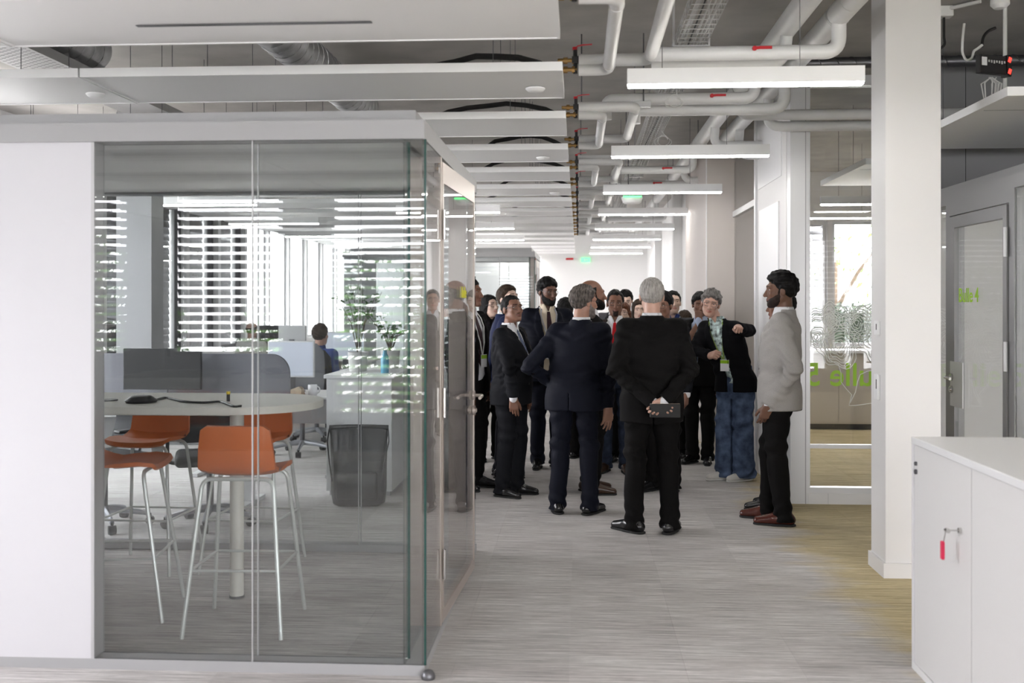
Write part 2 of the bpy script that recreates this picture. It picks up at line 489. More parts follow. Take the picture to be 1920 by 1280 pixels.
# ------------------------------------------------------------------ outdoors
struct('ground', MB().box(-60, 60, -60, 80, -3.3, -3.2), 'paving', label='pale paved ground outside the windows')
def tree(x, y, h, r, label, seed, n=420):
    q = random.Random(seed)
    t = empty('tree', (x, y, -3.2), label=label, cat='tree', group='trees outside the windows')
    tr = MB().tube([(0, 0, 0), (.05, .02, h * .3), (-.04, .05, h * .6), (0, 0, h * .85)], [.16, .13, .1, .05], 8)
    for k in range(6):
        a = k * 1.05; z0 = h * (.35 + .07 * k)
        tr.tube([(0, 0, z0), (math.cos(a) * r * .4, math.sin(a) * r * .4, z0 + h * .12), (math.cos(a) * r * .75, math.sin(a) * r * .75, z0 + h * .2)], [.06, .04, .02], 5)
    obj('trunk', tr, 'bark', t, True)
    lf = MB()
    for k in range(n):
        while True:
            p = Vector((q.uniform(-1, 1), q.uniform(-1, 1), q.uniform(-1, 1)))
            if .3 < p.length < 1: break
        p = Vector((p.x * r, p.y * r, h * .68 + p.z * h * .36))
        s = q.uniform(.05, .12); d = Vector((q.gauss(0, 1), q.gauss(0, 1), q.gauss(0, 1))).normalized(); e = d.orthogonal().normalized(); u = d.cross(e)
        lf.add([p - e * s, p + u * s * .5 + d * .03, p + e * s, p - u * s * .5 + d * .03], [(0, 1, 2, 3)])
    tag(obj('foliage', lf, 'leaf', t), kind='stuff')
tl = ['broad green tree behind the photographer', 'tall green tree beyond the rear windows', 'slim green tree outside the rear blinds', 'round green tree by the rear paving', 'leafy tree outside the left facade', 'second leafy tree along the left facade', 'pale leafy tree outside the far right window']
tree(-4.2, -9.5, 5.5, 2.0, tl[0], 1, 3500); tree(-8.6, -9, 5.8, 1.8, tl[1], 2, 3500); tree(-0.6, -11, 4.6, 1.6, tl[2], 3, 2500); tree(3.6, -12, 5.2, 1.9, tl[3], 4, 1500)
tree(5.2, 22, 6.6, 1.6, tl[6], 7, 600)
tree(-12, 13, 6.0, 2.0, tl[4], 5, 2000); tree(-13, 17, 5.6, 2.2, tl[5], 6, 2000)

q = random.Random(12); hd = MB(); core = MB().box(2.2, 6.4, 17.0, 17.7, -3.2, 1.42)
for k in range(2600):
    p = Vector((q.uniform(2.1, 6.5), q.uniform(16.9, 17.05), q.uniform(.2, 1.5))) if k % 3 else Vector((q.uniform(2.1, 6.5), q.uniform(16.9, 17.7), q.uniform(1.38, 1.55)))
    d = Vector((q.gauss(0, 1), q.gauss(0, 1), q.gauss(0, 1))).normalized(); e = d.orthogonal().normalized() * .03
    hd.add([p, p + d * .05 + e, p + d * .1, p + d * .05 - e], [(0, 1, 2, 3)])
hg = empty('hedge', (4.3, 17.3, -3.2), label='dark clipped hedge outside the window of the lettered room', cat='hedge')
mat('hedge_dark', (.035, .05, .03), .8, noise=.5, nscale=6)
for nm_, m_ in (('hedge_core', core), ('hedge_leaves', hd)):
    o = obj(nm_, m_, 'hedge_dark', hg); o.location = (-4.3, -17.3, 3.2)
    if m_ is hd: o['kind'] = 'stuff'

# ------------------------------------------------------------------ ceiling panels, pipes, lamps
ZP = 2.72
def panel_proto():
    x1, x0, d = 0.0, -2.44, .72
    m = MB().box(x0, x1, -d, 0, .004, .045)
    t = obj('ceiling_panel', m, 'panel_white')
    lip = MB().box(x0, x1, -d, -d + .012, 0, .0040).box(x0, x1, -.012, 0, 0, .004).box(x0, x0 + .012, -d + .012, -.012, 0, .004).box(x1 - .012, x1, -d + .012, -.012, 0, .004)
    obj('rim', lip, 'panel_white', t)
    for x in (-.35, -2.0):
        for y in (-d + .1, -.1):
            obj('hanger_wire', MB().cyl((x, y, .045), (x, y, SLAB - ZP), .0022, 5), 'dark_steel', t)
    return t
proto = panel_proto()
def hose(t, q, x_end=-.05):
    a = q.uniform(.6, 1.0)
    pts = [(x_end - a, -.36, .055)] + [(x_end - a + a * u, -.36 + .04 * math.sin(u * 5), .06 + .11 * math.sin(u * math.pi) ** .6 * q.uniform(.8, 1)) for u in (.15, .3, .45, .6, .75, .9)] + [(x_end + .02, -.36, .07)]
    obj('flexible_hose', MB().tube(pts, .016, 8), 'rubber', t, True)
NROW = 16
for k in range(-4, NROW):
    yf = 4.62 + 1.35 * k
    for side in (0, 1):
        x = -.08 if side == 0 else -2.53
        if k == -4 and side == 0: t = proto
        else: t = copy_tree(proto)
        t.location = (x, yf, ZP)
        t['label'] = ('white flat ceiling panel, %s from the camera, %s' % (ORD[k], 'ending at the pipe valves' if side == 0 else 'in the left row over the desks')) if k >= 0 else 'white ceiling panel above the photographer, %s towards the rear windows, %s row' % (ORD[-k - 1], 'right' if side == 0 else 'left')
        t['category'] = 'ceiling panel'; t['group'] = 'hanging ceiling panels'
        PAN = t
        if side == 0 and k >= 0:
            q = random.Random(k)
            tp = t
            globals().setdefault('PANELS', []).append(t)
for k, t in enumerate(PANELS):
    q = random.Random(40 + k)
    if k < 12:
        hose(t, q)
        # brass couplings and valve with a red lever at the panel end
        for z in (.082, .13):
            b = MB().cyl((-.03, -.36, z), (.07, -.36, z), .011, 10).cyl((.0, -.36, z), (.022, -.36, z), .018, 8).cyl((.045, -.36, z), (.06, -.36, z), .019, 8)
            obj('brass_coupling', b, 'brass', t, True)
        v = obj('valve', MB().cyl((.062, -.36, .06), (.062, -.36, .19), .011, 8).box(.045, .08, -.38, -.34, .115, .148), 'black_plastic', t, True)
        lv = MB().strip([(.058, -.36, .192), (.075, -.36, .205), (.10, -.36, .21), (.15, -.36, .213)], (0, 1, 0), .016, .005).cyl((.06, -.36, .185), (.06, -.36, .2), .013, 8)
        obj('lever', lv, 'red_lever', v)
# details on panels
t = PANELS[0]
obj('slot_diffuser', MB().box(-1.74, -.76, -.335, -.31, -.0015, .001), 'dark_steel', t)
for k, x, c in ((1, -.15, 'smoke detector'), (3, -.2, 'smoke detector'), (5, -.17, 'smoke detector'), (1, -2.55, 'loudspeaker')):
    yf = 4.62 + 1.35 * k
    m = MB().lathe([(.002, -.022), (.03, -.022), (.042, -.016), (.052, -.006), (.052, 0), (.002, 0)], (0, 0, 0), 24)
    d = obj('smoke_detector' if c[0] == 's' else 'ceiling_speaker', m, 'panel_white', None, True, label='round white %s under the %s ceiling panel%s' % (c, ORD[k], '' if c[0] == 's' else ' at far left'), cat=c)
    d.location = (-.08 + x, yf - .30, ZP - .0005)
# U-shaped insulated pipe loops joining pairs of panels
for j in range(6):
    ya = 4.62 + 1.35 * (2 * j) - .36; yb = ya + 1.35
    t = empty('pipe_loop', (0, ya, 0), label='white insulated pipe loop joining the %s and %s ceiling panels' % (ORD[2 * j], ORD[2 * j + 1]), cat='pipe', group='insulated pipe loops')
    for nm, xe, z, r in (('outer_pipe', .37, 2.85, .033), ('inner_pipe', .155, 2.80, .031)):
        L = yb - ya
        pts = rounded([(.0, 0, z), (xe, 0, z), (xe, L, z), (.0, L, z)], .07, 6)
        p = obj(nm, MB().tube(pts, r, 14), 'pipe_white', t, True)
        for yy in (.12, L - .12):
            obj('joint_band', MB().cyl((xe, yy, z), (xe, yy + .012, z), r + .003, 14), 'pipe_white', p, True)
    br = MB().box(-.02, .5, L * .35, L * .35 + .04, 2.935, 2.975)
    obj('bracket_rail', br, 'galv_tray', t)
    for x in (.02, .45):
        obj('threaded_rod', MB().cyl((x, L * .35 + .02, 2.975), (x, L * .35 + .02, SLAB), .005, 6), 'dark_steel', t)
# main pipes along the corridor
for nm, x in (('left', 1.22), ('right', 1.46)):
    t = empty('main_pipe', (x, 0, 0), label='thick white insulated main pipe along the corridor, %s of the pair' % nm, cat='pipe', group='main pipes')
    for i in range(8 if nm == 'left' else 3):
        y0 = 2.0 + i * 2.9 + (.9 if nm == 'right' else 0)
        obj('insulation_length', MB().cyl((0, y0, 3.2), (0, y0 + 2.895, 3.2), .066, 18), 'pipe_white', t, True)
        obj('clamp', MB().cyl((0, y0 + .3, 3.2), (0, y0 + .33, 3.2), .069, 18), 'galv_tray', t, True)
        obj('threaded_rod', MB().cyl((0, y0 + .315, 3.26), (0, y0 + .315, SLAB - .003), .005, 6), 'dark_steel', t)
def crosspipe(pts, r, label, lever=None, bend=.13):
    t = obj('cross_pipe', MB().tube(rounded(pts, bend, 7), r, 14), 'pipe_white', None, True, label=label, cat='pipe', group='branch pipes under the slab')
    if lever:
        x, y, z = lever
        l = obj('lever', MB().cyl((x, y, z), (x, y - .012, z), .014, 10).strip([(x, y - .01, z), (x + .03, y - .014, z + .002), (x + .095, y - .014, z + .002)], (0, 0, 1), .016, .005), 'red_lever', t)
    return t
crosspipe([(.40, 6.1, 2.99), (1.46, 6.1, 2.99), (1.46, 6.1, 3.16)], .041, 'white branch pipe with red lever above the nearest corridor lamp', (.985, 6.06, 3.005))
crosspipe([(.43, 6.35, 2.985), (1.20, 6.35, 2.985), (1.22, 6.35, 3.16)], .036, 'white branch pipe just behind the one with the lever over the nearest lamp')
crosspipe([(.19, 7.5, 2.86), (.19, 7.5, 3.0), (1.22, 7.5, 3.0), (1.22, 7.5, 3.16)], .042, 'white branch pipe with red lever behind the nearest corridor lamp', (.92, 7.455, 3.01))
crosspipe([(.40, 7.68, 2.86), (.40, 7.68, 2.955), (1.46, 7.68, 2.955), (1.46, 7.68, 3.16)], .042, 'white lower branch pipe behind the nearest corridor lamp')
for i, (Y, xe, zz) in enumerate(((8.25, 2.9, 3.01), (8.42, 2.9, 2.95), (9.75, 1.69, 3.0), (9.9, 1.69, 2.93), (12.5, 1.5, 3.0), (12.66, 1.5, 2.94))):
    x = 1.22 if i % 2 == 0 else 1.46
    crosspipe([(x, Y - .12, 3.17), (x, Y, zz), (xe, Y, zz)], .04, 'white pipe branching right from the mains, %s from the camera' % ORD[i], bend=.12)
for i, Y in enumerate((11.5, 12.9, 16.9, 18.3, 22.3)):
    crosspipe([(.38, Y, 2.86), (.38, Y, 3.0), (1.22 + .24 * (i % 2), Y, 3.0), (1.22 + .24 * (i % 2), Y, 3.16)], .042, 'white branch pipe to the mains, %s beyond the second lamp' % ORD[i], (.9, Y - .045, 3.01) if i < 2 else None)
# wire-mesh cable tray
t = empty('cable_tray', (.58, 3, 3.12), label='wire mesh cable tray with white cables running along the corridor ceiling', cat='cable tray')
lw = MB()
for (x, z) in ((0, .06), (0, .03), (0, 0), (.045, 0), (.09, 0), (.135, 0), (.18, 0), (.18, .03), (.18, .06)):
    obj('long_wire', MB().cyl((x, 0, z), (x, 21, z), .0028, 5), 'galv_tray', t)
cw = mesh_of(MB().tube([(0, 0, .06), (0, 0, 0), (.18, 0, 0), (.18, 0, .06)], .0028, 5), 'cross_wire')
for k in range(175):
    o = obj('cross_wire', cw, 'galv_tray', t); o.location = (0, .05 + k * .1, -.003)
for k in range(7):
    q = random.Random(k); pts = [(.02 + .02 * k + .012 * math.sin(y * .9 + k), y, .012 + .006 * (k % 3)) for y in np.arange(0, 21, .5)]
    obj('cable', MB().tube(pts, .005, 6), 'cable_white' if k != 3 else 'black', t, True)
for k in range(9):
    y = 1.2 + 2.2 * k
    obj('tray_hanger', MB().box(-.02, .2, y, y + .03, -.02, -.008).box(-.02, -.008, y, y + .03, -.008, SLAB - 3.12).box(.188, .2, y, y + .03, -.008, .3), 'galv_tray', t)
# cable loops under the tray
for i, (px, py, Y, r) in enumerate(((1265, 186, 7.0, .035), (1244, 262, 9.6, .045))):
    p = at(px, py, Y)
    m = MB().tube([p + Vector((r * math.cos(a) * (.8 + .03 * k), .004 * k, r * math.sin(a))) for k, a in enumerate(np.arange(0, 14, .35))] + [Vector((min(max(p.x, .6), .74), Y, 3.115))], .003, 6)
    obj('cable_coil', m, 'cable_white', None, True, label='small coil of white cable hanging under the cable tray, %s' % ('nearer' if i == 0 else 'farther'), cat='cable')
# linear lamps
def lamp(x, y, z, label, L=1.2, grp='linear corridor lamps'):
    t = empty('linear_lamp', (x, y, z), label=label, cat='lamp', group=grp)
    obj('housing', MB().box(0, L, -.03, .03, .018, .098), 'panel_white', t)
    obj('diffuser', MB().rbox(.004, L - .004, -.026, .026, .004, .018, .005, 2), 'diffuser', t)
    for xx in (.18, L - .32):
        obj('hanger_wire', MB().cyl((xx, 0, .098), (xx, 0, SLAB - z), .0022, 5), 'dark_steel', t)
for k in range(-2, 8):
    lamp(.25, 5.54 + 2.7 * k, 2.685, 'white linear lamp under the corridor pipes, %s' % (ORD[k] + ' from the camera' if k >= 0 else ('just behind the camera' if k == -1 else 'farthest behind the camera')))
for k in range(6):
    lamp(-2.1, 12.2 + 2.7 * k, 2.60, 'white linear lamp under the left panels, %s beyond the glass box' % ORD[k], grp='linear office lamps')
for k in range(5):
    lamp(-4.6, 8.4 + 2.7 * k, 2.60, 'white linear lamp by the left windows, %s from the camera' % ORD[k], grp='linear window lamps')
for k, (x, y) in enumerate(((2.45, 11.0), (2.45, 12.8), (3.9, 11.0), (3.9, 12.8))):
    lamp(x, y, 2.56, 'white linear lamp inside the lettered glass room, %s' % ('near left', 'far left', 'near right', 'far right')[k], grp='meeting room lamps')
for k, (x, y) in enumerate(((2.9, 1.0), (2.9, 3.7))):
    lamp(x, y, 2.685, 'white linear lamp right of the photographer, %s' % ('behind the camera', 'over the cabinet')[k], grp='linear side lamps')
# ducts over the left office
def duct(pts, r, label, cap=None, rings=True, m='galv'):
    a, b = Vector(pts[0]), Vector(pts[1]); n = 20
    t = empty('spiral_duct', a, label=label, cat='duct')
    L = (b - a).length; d = (b - a).normalized()
    obj('duct_tube', MB().cyl((0, 0, 0), b - a, r, 28), m, t, True)
    hel = []
    e = d.orthogonal().normalized(); u = d.cross(e)
    turns = int(L / .13)
    for k in range(turns * 14):
        th = 2 * math.pi * k / 14; hel.append(d * (L * k / (turns * 14)) + (r + .001) * (math.cos(th) * e + math.sin(th) * u))
    obj('spiral_seam', MB().tube(hel, .004, 4), m, t, True)
    return t
duct([(-1.83, 4.2, 3.23), (-1.83, 9.0, 3.23)], .135, 'silver spiral duct above the nearest ceiling panels, middle left')
duct([(-3.27, 4.9, 3.27), (-3.27, 7.0, 3.27)], .135, 'short silver spiral duct with closed end at upper left')
duct([(1.5, 8.2, 3.39), (6.4, 8.2, 3.39)], .042, 'thin dark spiral duct crossing above the grey wall', m='dark_steel')
pt = empty('perforated_tray', (-3.5, 4.2, 3.04), label='perforated metal cable tray at the upper left corner', cat='cable tray')
obj('tray_floor', MB().box(0, .35, 0, 5, 0, .004).box(0, .004, 0, 5, .004, .06).box(.346, .35, 0, 5, .004, .06), 'galv_tray', pt)
hm = mesh_of(MB().box(-.012, .012, -.004, .004, -.0006, 0), 'perforation')
for i in range(9):
    for j in range(28):
        o = obj('perforation', hm, 'frame_dark', pt); o.location = (.035 + .035 * i, 1.45 + .05 * j + .025 * (i % 2), -.0002)
# acoustic islands on the right
for i, (y0, y1, x1, lb) in enumerate(((6.04, 8.1, 4.6, 'white hanging acoustic panel at the upper right, nearer the camera'), (8.95, 10.6, 3.4, 'white hanging acoustic panel inside the lettered glass room'))):
    t = obj('acoustic_panel', MB().box(2.36, x1, y0, y1, ZP, ZP + .05), 'panel_white', None, label=lb, cat='acoustic panel', group='hanging acoustic panels')
    obj('panel_joint', MB().box(2.4, x1 - .04, y0 + (y1 - y0) * .22, y0 + (y1 - y0) * .22 + .004, ZP - .001, ZP), 'dark_steel', t)
    for x in (2.6, x1 - .3):
        for y in (y0 + .3, y1 - .3): obj('hanger_wire', MB().cyl((x, y, ZP + .05), (x, y, SLAB), .0022, 5), 'dark_steel', t)
# ------------------------------------------------------------------ glass meeting boxes
def part(root, name, mb, m, smooth=False, parent=None, **kw):
    p = parent or root
    o = obj(name, mb, m, p, smooth, **kw)
    if parent is None: o.location = -Vector(root.location)
    return o
def lever_handle(root, x, y, z, sx, dy, parent, m='alu_warm'):
    """rose, lever and lock rose on the face at x; sx = outward sign; dy = lever direction along y"""
    h = MB().cyl((x, y, z), (x + sx * .012, y, z), .026, 16)
    h.tube(rounded([(x, y, z), (x + sx * .055, y, z), (x + sx * .058, y + dy * .13, z - .004)], .02, 4), .009, 10)
    obj('handle', h, m, parent, True)
    obj('lock_rose', MB().cyl((x, y, z - .085), (x + sx * .014, y, z - .085), .026, 16).cyl((x, y, z - .085), (x + sx * .022, y, z - .085), .012, 10), m, parent, True)

def ring(x0, x1, y0, y1, z0, z1, w):
    return MB().box(x0, x1, y0, y0 + w, z0, z1).box(x0, x1, y1 - w, y1, z0, z1).box(x0, x0 + w, y0 + w, y1 - w, z0, z1).box(x1 - w, x1, y0 + w, y1 - w, z0, z1)

def big_box(x0, x1, y0, y1, joint, solid_to, label, hinge_y=None, door_len=1.06, swing=2.6, text=None, left_glass=False):
    t = empty('glass_meeting_box', ((x0 + x1) / 2, y0, 0), label=label, cat='meeting room', group='glass meeting boxes')
    part(t, 'cornice', ring(x0, x1, y0 - .012, y1, 2.272, 2.353, .115), 'box_grey')
    part(t, 'upper_band', ring(x0 + .1, x1 - .055, y0 + .1, y1 - .1, 2.353, 2.412, .05), 'box_grey')
    part(t, 'roof', MB().box(x0 + .115, x1 - .115, y0 + .1, y1 - .1, 2.285, 2.353), 'panel_white')
    part(t, 'base_rail', ring(x0, x1, y0, y1, 0, .045, .1), 'box_grey')
    if solid_to is not None:
        part(t, 'solid_panel', MB().box(x0, solid_to, y0, y0 + .1, .045, 2.272), 'box_panel')
        part(t, 'end_profile', MB().box(solid_to, solid_to + .014, y0 + .0, y0 + .1, .045, 2.272), 'alu')
        xs = [solid_to + .014, joint, x1 - .003]
    else:
        xs = [x0 + .004, joint, x1 - .003]
    for yy, ins in ((y0 + .004, 0), (y0 + .084, .082)):
        for a, b in zip(xs, xs[1:]):
            part(t, 'pane', MB().box(a + .0015, min(b, x1 - .003 - ins) - .0015, yy, yy + .01, .045, 2.272), 'glass')
        part(t, 'pane_edge', MB().box(x1 - .003 - ins, x1 - ins + .006, yy - .001, yy + .011, .045, 2.272), 'glass_edge')
        part(t, 'pane_joint', MB().box(joint - .0025, joint + .0025, yy - .001, yy + .011, .045, 2.272), 'alu')
    for yy in (y1 - .014, y1 - .094):
        for a, b in ((x0 + .1, joint), (joint, x1 - .03)):
            part(t, 'pane', MB().box(a + .0015, b - .0015, yy, yy + .01, .045, 2.272), 'glass')
        part(t, 'pane_joint', MB().box(joint - .0025, joint + .0025, yy - .001, yy + .011, .045, 2.272), 'alu')
    part(t, 'side_wall', MB().box(x0, x0 + .1, y0 + .1, y1 - .1, .045, 2.272), 'box_panel')
    hy = hinge_y
    for xx in (x1 - .014, x1 - .094):
        part(t, 'pane', MB().box(xx, xx + .01, y0 + .016, hy - .03, .045, 2.272), 'glass')
        part(t, 'pane', MB().box(xx, xx + .01, hy + door_len + .05, y1 - .02, .045, 2.272), 'glass')
    part(t, 'door_jamb', MB().box(x1 - .1, x1 - .001, hy - .03, hy, .045, 2.272), 'alu_warm')
    part(t, 'door_jamb', MB().box(x1 - .1, x1 - .001, hy + door_len + .01, hy + door_len + .05, .045, 2.272), 'alu_warm')
    # door leaf, hinged on the near side and standing slightly open
    d = part(t, 'door', MB().box(-.04, 0, 0, .035, 0, 2.20).box(-.04, 0, door_len - .02, door_len, 0, 2.20).box(-.04, 0, .035, door_len - .02, 2.10, 2.20).box(-.04, 0, .035, door_len - .02, 0, .055), 'alu_warm')
    d.location = Vector((x1 + .002, hy + .004, .052)) - Vector(t.location); d.rotation_euler = (0, 0, R(-swing))
    obj('door_pane', MB().box(-.012, -.004, .035, door_len - .02, .055, 2.10), 'glass', d)
    lever_handle(t, 0.0, door_len - .07, 1.0, 1, -1, d); lever_handle(t, -.04, door_len - .07, 1.0, -1, -1, d)
    for z in (.28, 1.05, 1.9):
        obj('hinge', MB().cyl((.008, -.002, z - .07), (.008, -.002, z + .07), .009, 10).box(.0, .004, .0, .03, z - .07, z + .07), 'steel', d, True)
    if text:
        me = text_mesh(text, .085); me.materials.append(MATS['lime_yellow'])
        o = obj('lettering', me, 'lime_yellow', d)
        o.location = (.0005, door_len * .62, 1.58); o.rotation_euler = (R(90), 0, R(90))
    return t
big_box(-3.6, -.65, 4.48, 6.78, -1.393, -2.10, 'near glass meeting box with orange stools on the left', 5.06, 1.06, 2.7, 'Bulle')
big_box(-3.6, -.66, 16.1, 18.4, -1.2, None, 'far glass meeting box at the end of the corridor', 16.7, 1.06, 0.0)

# right meeting box ("Bulle 4")
t = empty('glass_meeting_room', (2.62, 6.7, 0), label='grey framed glass meeting room behind the white cabinet', cat='meeting room', group='glass meeting boxes')
x0, x1, y0, y1 = 2.62, 4.9, 4.9, 8.46
part(t, 'cornice', ring(x0, x1, y0, y1, 2.272, 2.353, .115), 'alu_dark')
part(t, 'upper_band', ring(x0 + .06, x1 - .06, y0 + .06, y1 - .02, 2.353, 2.42, .05), 'alu_dark')
part(t, 'roof', MB().box(x0 + .115, x1 - .115, y0 + .115, y1 - .115, 2.285, 2.353), 'panel_white')
part(t, 'base_rail', ring(x0, x1, y0, y1, 0, .045, .1), 'alu_dark')
part(t, 'back_wall', MB().box(x0 + .1, x1, y1 - .1, y1, .045, 2.272), 'white_wall')
part(t, 'side_wall', MB().box(x1 - .1, x1, y0, y1 - .1, .045, 2.272), 'white_wall')
for (a, b) in ((y0 + .02, 6.60), (7.80, y1 - .02)):
    part(t, 'pane', MB().box(x0 + .004, x0 + .014, a, b, .045, 2.272), 'glass')
part(t, 'door_jamb', MB().box(x0 - .002, x0 + .1, 6.60, 6.68, .045, 2.272), 'alu_dark')
part(t, 'door_jamb', MB().box(x0 - .002, x0 + .1, 7.72, 7.80, .045, 2.272), 'alu_dark')
part(t, 'door_header', MB().box(x0 - .002, x0 + .1, 6.68, 7.72, 2.19, 2.272), 'alu_dark')
d = part(t, 'door', MB().box(x0 - .012, x0 + .03, 6.69, 6.75, .05, 2.18).box(x0 - .012, x0 + .03, 7.60, 7.71, .05, 2.18).box(x0 - .012, x0 + .03, 6.75, 7.60, 2.10, 2.18).box(x0 - .012, x0 + .03, 6.75, 7.60, .05, .13), 'alu_dark')
obj('door_pane', MB().box(x0 + .004, x0 + .012, 6.75, 7.60, .13, 2.10), 'glass', d)
obj('lock_case', MB().box(x0 - .02, x0 - .012, 7.42, 7.66, .86, 1.17), 'alu_light', d)
lever_handle(t, x0 - .02, 7.62, 1.06, -1, -1, d, 'steel')
for z in (.3, 1.25, 1.95): obj('hinge', MB().cyl((x0 - .02, 6.685, z - .09), (x0 - .02, 6.685, z + .09), .012, 10), 'alu_light', d, True)
me = text_mesh('Bulle 4', .135); me.materials.append(MATS['lime'])
o = obj('lettering', me, 'lime', d); o.rotation_euler = (R(90), 0, R(-90)); o.location = (x0 - .0135 + .012, 7.36, 1.625)
po = obj('photo_print', MB().box(2.83, 2.93, 8.352, 8.358, 1.47, 1.65), 'white_lacquer', None, label='small black and white print on the wall of the right meeting room', cat='picture')
mat('print', (0.10, 0.10, 0.10), 0.5, noise=1.0, nscale=35, stretch=(1.6, 1, .5))
obj('print_area', MB().box(2.835, 2.925, 8.350, 8.352, 1.49, 1.645), 'print', po)

# lettered glass front of the room ("Bulle 5")
Y5 = 8.5
t = empty('glass_partition', (1.9, Y5, 0), label='lettered glass partition with white contour drawing beside the column', cat='glass wall')
part(t, 'corner_post', MB().box(1.66, 1.80, Y5, Y5 + .14, 0, 3.36), 'alu_light')
part(t, 'post_groove', MB().box(1.775, 1.781, Y5 - .002, Y5, 0, 3.36), 'box_grey')
part(t, 'sill', MB().box(1.80, 2.66, Y5 - .005, Y5 + .1, 0, .085), 'white_paint')
part(t, 'bottom_rail', MB().box(1.80, 2.66, Y5, Y5 + .08, .085, .13), 'alu_light')
part(t, 'middle_rail', MB().box(1.815, 2.66, Y5 + .01, Y5 + .06, .435, .465), 'alu_light')
part(t, 'top_rail', MB().box(1.80, 2.66, Y5, Y5 + .1, 3.28, 3.36), 'alu_light')
part(t, 'side_rail', MB().box(1.80, 1.815, Y5 + .01, Y5 + .06, .13, 3.28), 'alu_light')
part(t, 'end_post', MB().box(2.62, 2.66, Y5, Y5 + .08, .13, 3.28), 'alu_light')
part(t, 'pane', MB().box(1.815, 2.62, Y5 + .03, Y5 + .04, .13, .435), 'glass')
part(t, 'pane', MB().box(1.815, 2.62, Y5 + .03, Y5 + .04, .465, 3.28), 'glass')
part(t, 'socket_line', MB().box(1.95, 1.952, Y5 - .007, Y5 - .005, 0, .085), 'box_grey')
me = text_mesh('Bulle 5', .255, mirror=True); me.materials.append(MATS['lime'])
xs = [v.co.x * .95 for v in me.vertices]; mn = min(xs); zs = [v.co.y for v in me.vertices]
p5 = at(1514, 724, Y5)
for v in me.vertices: v.co = Vector(((v.co.x * .95 - mn), v.co.z, v.co.y - min(zs)))
o = obj('lettering', me, 'lime', t); o.location = Vector((p5.x, Y5 + .0285, p5.z)) - Vector(t.location)
art = MB(); q = random.Random(3)
def onp(px, py): p = at(px, py, Y5 + .028); return p
def loopline(cx, cy, rx, ry, ph, amp):
    pts = []
    for k in range(40):
        a = 2 * math.pi * k / 40
        rr = 1 + amp * (.5 * math.sin(3 * a + ph) + .35 * math.sin(5 * a + 1.7 * ph) + .2 * math.sin(8 * a + ph * .6))
        pts.append(onp(cx + rx * rr * math.cos(a), cy + ry * rr * math.sin(a)))
    return pts
def clipadd(pts, close):
    pts = [p for p in pts if p.x > 1.822 and p.x < 2.615]
    if len(pts) > 3: art.tube(pts, .0034, 4)
for (cx, cy, n, s) in ((1572, 648, 7, 1.0), (1606, 605, 7, .8), (1530, 632, 5, .7), (1560, 600, 5, .6), (1650, 640, 6, 1.2)):
    for k in range(n):
        clipadd(loopline(cx, cy, (5 + 6 * k) * s, (6 + 5.5 * k) * s, cx * .01 + k * .16, .28) , True)
for k in range(6):
    clipadd([onp(1506 + 4 * i, 575 + 5.5 * k + 7 * math.sin(i * .35 + k * .25) + 4 * math.sin(i * .9)) for i in range(44)], False)
clipadd([onp(x, y) for x, y in ((1545, 640), (1549, 665), (1556, 675), (1572, 683), (1577, 700), (1577, 716), (1586, 728), (1597, 740), (1594, 752), (1592, 760), (1604, 760), (1640, 755))], False)
clipadd([onp(x, y) for x, y in ((1594, 755), (1604, 735), (1608, 715), (1613, 702), (1626, 696), (1660, 690))], False)
part(t, 'contour_drawing', art, 'art_white')
# counter inside that room
t = empty('sideboard', (3.0, 13.5, 0), label='long beige sideboard with white top inside the lettered glass room', cat='sideboard')
mat('beige_lam', (0.50, 0.46, 0.41), 0.5)
part(t, 'body', MB().box(2.34, 5.0, 13.5, 14.0, .07, .95), 'beige_lam'); part(t, 'plinth', MB().box(2.36, 4.98, 13.53, 14.0, 0, .07), 'black')
part(t, 'top', MB().box(2.32, 5.02, 13.47, 14.02, .95, .985), 'white_lacquer')
for i in range(3): part(t, 'front', MB().box(2.36 + .87 * i, 3.22 + .87 * i, 13.49, 13.5, .09, .94), 'beige_lam')

# ------------------------------------------------------------------ white cabinet, right foreground
t = empty('cabinet', (1.44, 4.1, 0), label='white two-door cabinet with a key in its lock, right foreground', cat='cabinet')
xa, xb, ya, yb, H = 1.44, 1.90, 3.51, 4.72, 1.0
part(t, 'body', MB().box(xa + .02, xb, ya, yb, .0, H - .03), 'white_lacquer')
part(t, 'frame', MB().box(xa, xa + .02, ya, ya + .02, 0, H - .03).box(xa, xa + .02, yb - .02, yb, 0, H - .03).box(xa, xa + .02, ya + .02, yb - .02, 0, .03), 'white_lacquer')
part(t, 'top', MB().rbox(xa - .002, xb + .002, ya - .002, yb + .002, H - .03, H, .004, 2), 'white_lacquer')
d1 = part(t, 'door', MB().box(xa + .006, xa + .02, 4.035, yb - .022, .032, H - .033), 'white_paint')
d2 = part(t, 'door', MB().box(xa + .006, xa + .02, ya + .022, 4.030, .032, H - .033), 'white_paint')
part(t, 'door_gap', MB().box(xa + .012, xa + .02, 4.030, 4.035, .032, H - .033), 'dark_steel')
def lock(y, z, par, key):
    obj('lock', MB().cyl((xa + .006, y, z), (xa - .004, y, z), .011, 14), 'steel', par, True)
    if key:
        k = MB().cyl((xa - .004, y, z), (xa - .045, y, z), .003, 8).cyl((xa - .045, y - .012, z), (xa - .045, y + .012, z), .009, 8)
        obj('key', k, 'steel', par, True)
        tg = MB().cyl((xa - .05, y, z), (xa - .052, y + .02, z - .05), .002, 6); obj('key_ring', tg, 'steel', par)
        mat('pink_tag', (0.75, 0.03, 0.10), 0.4)
        obj('key_tag', MB().rbox(xa - .062, xa - .05, y + .008, y + .032, z - .115, z - .045, .004, 2), 'pink_tag', par)
pk = at(1779, 994, 4.14)
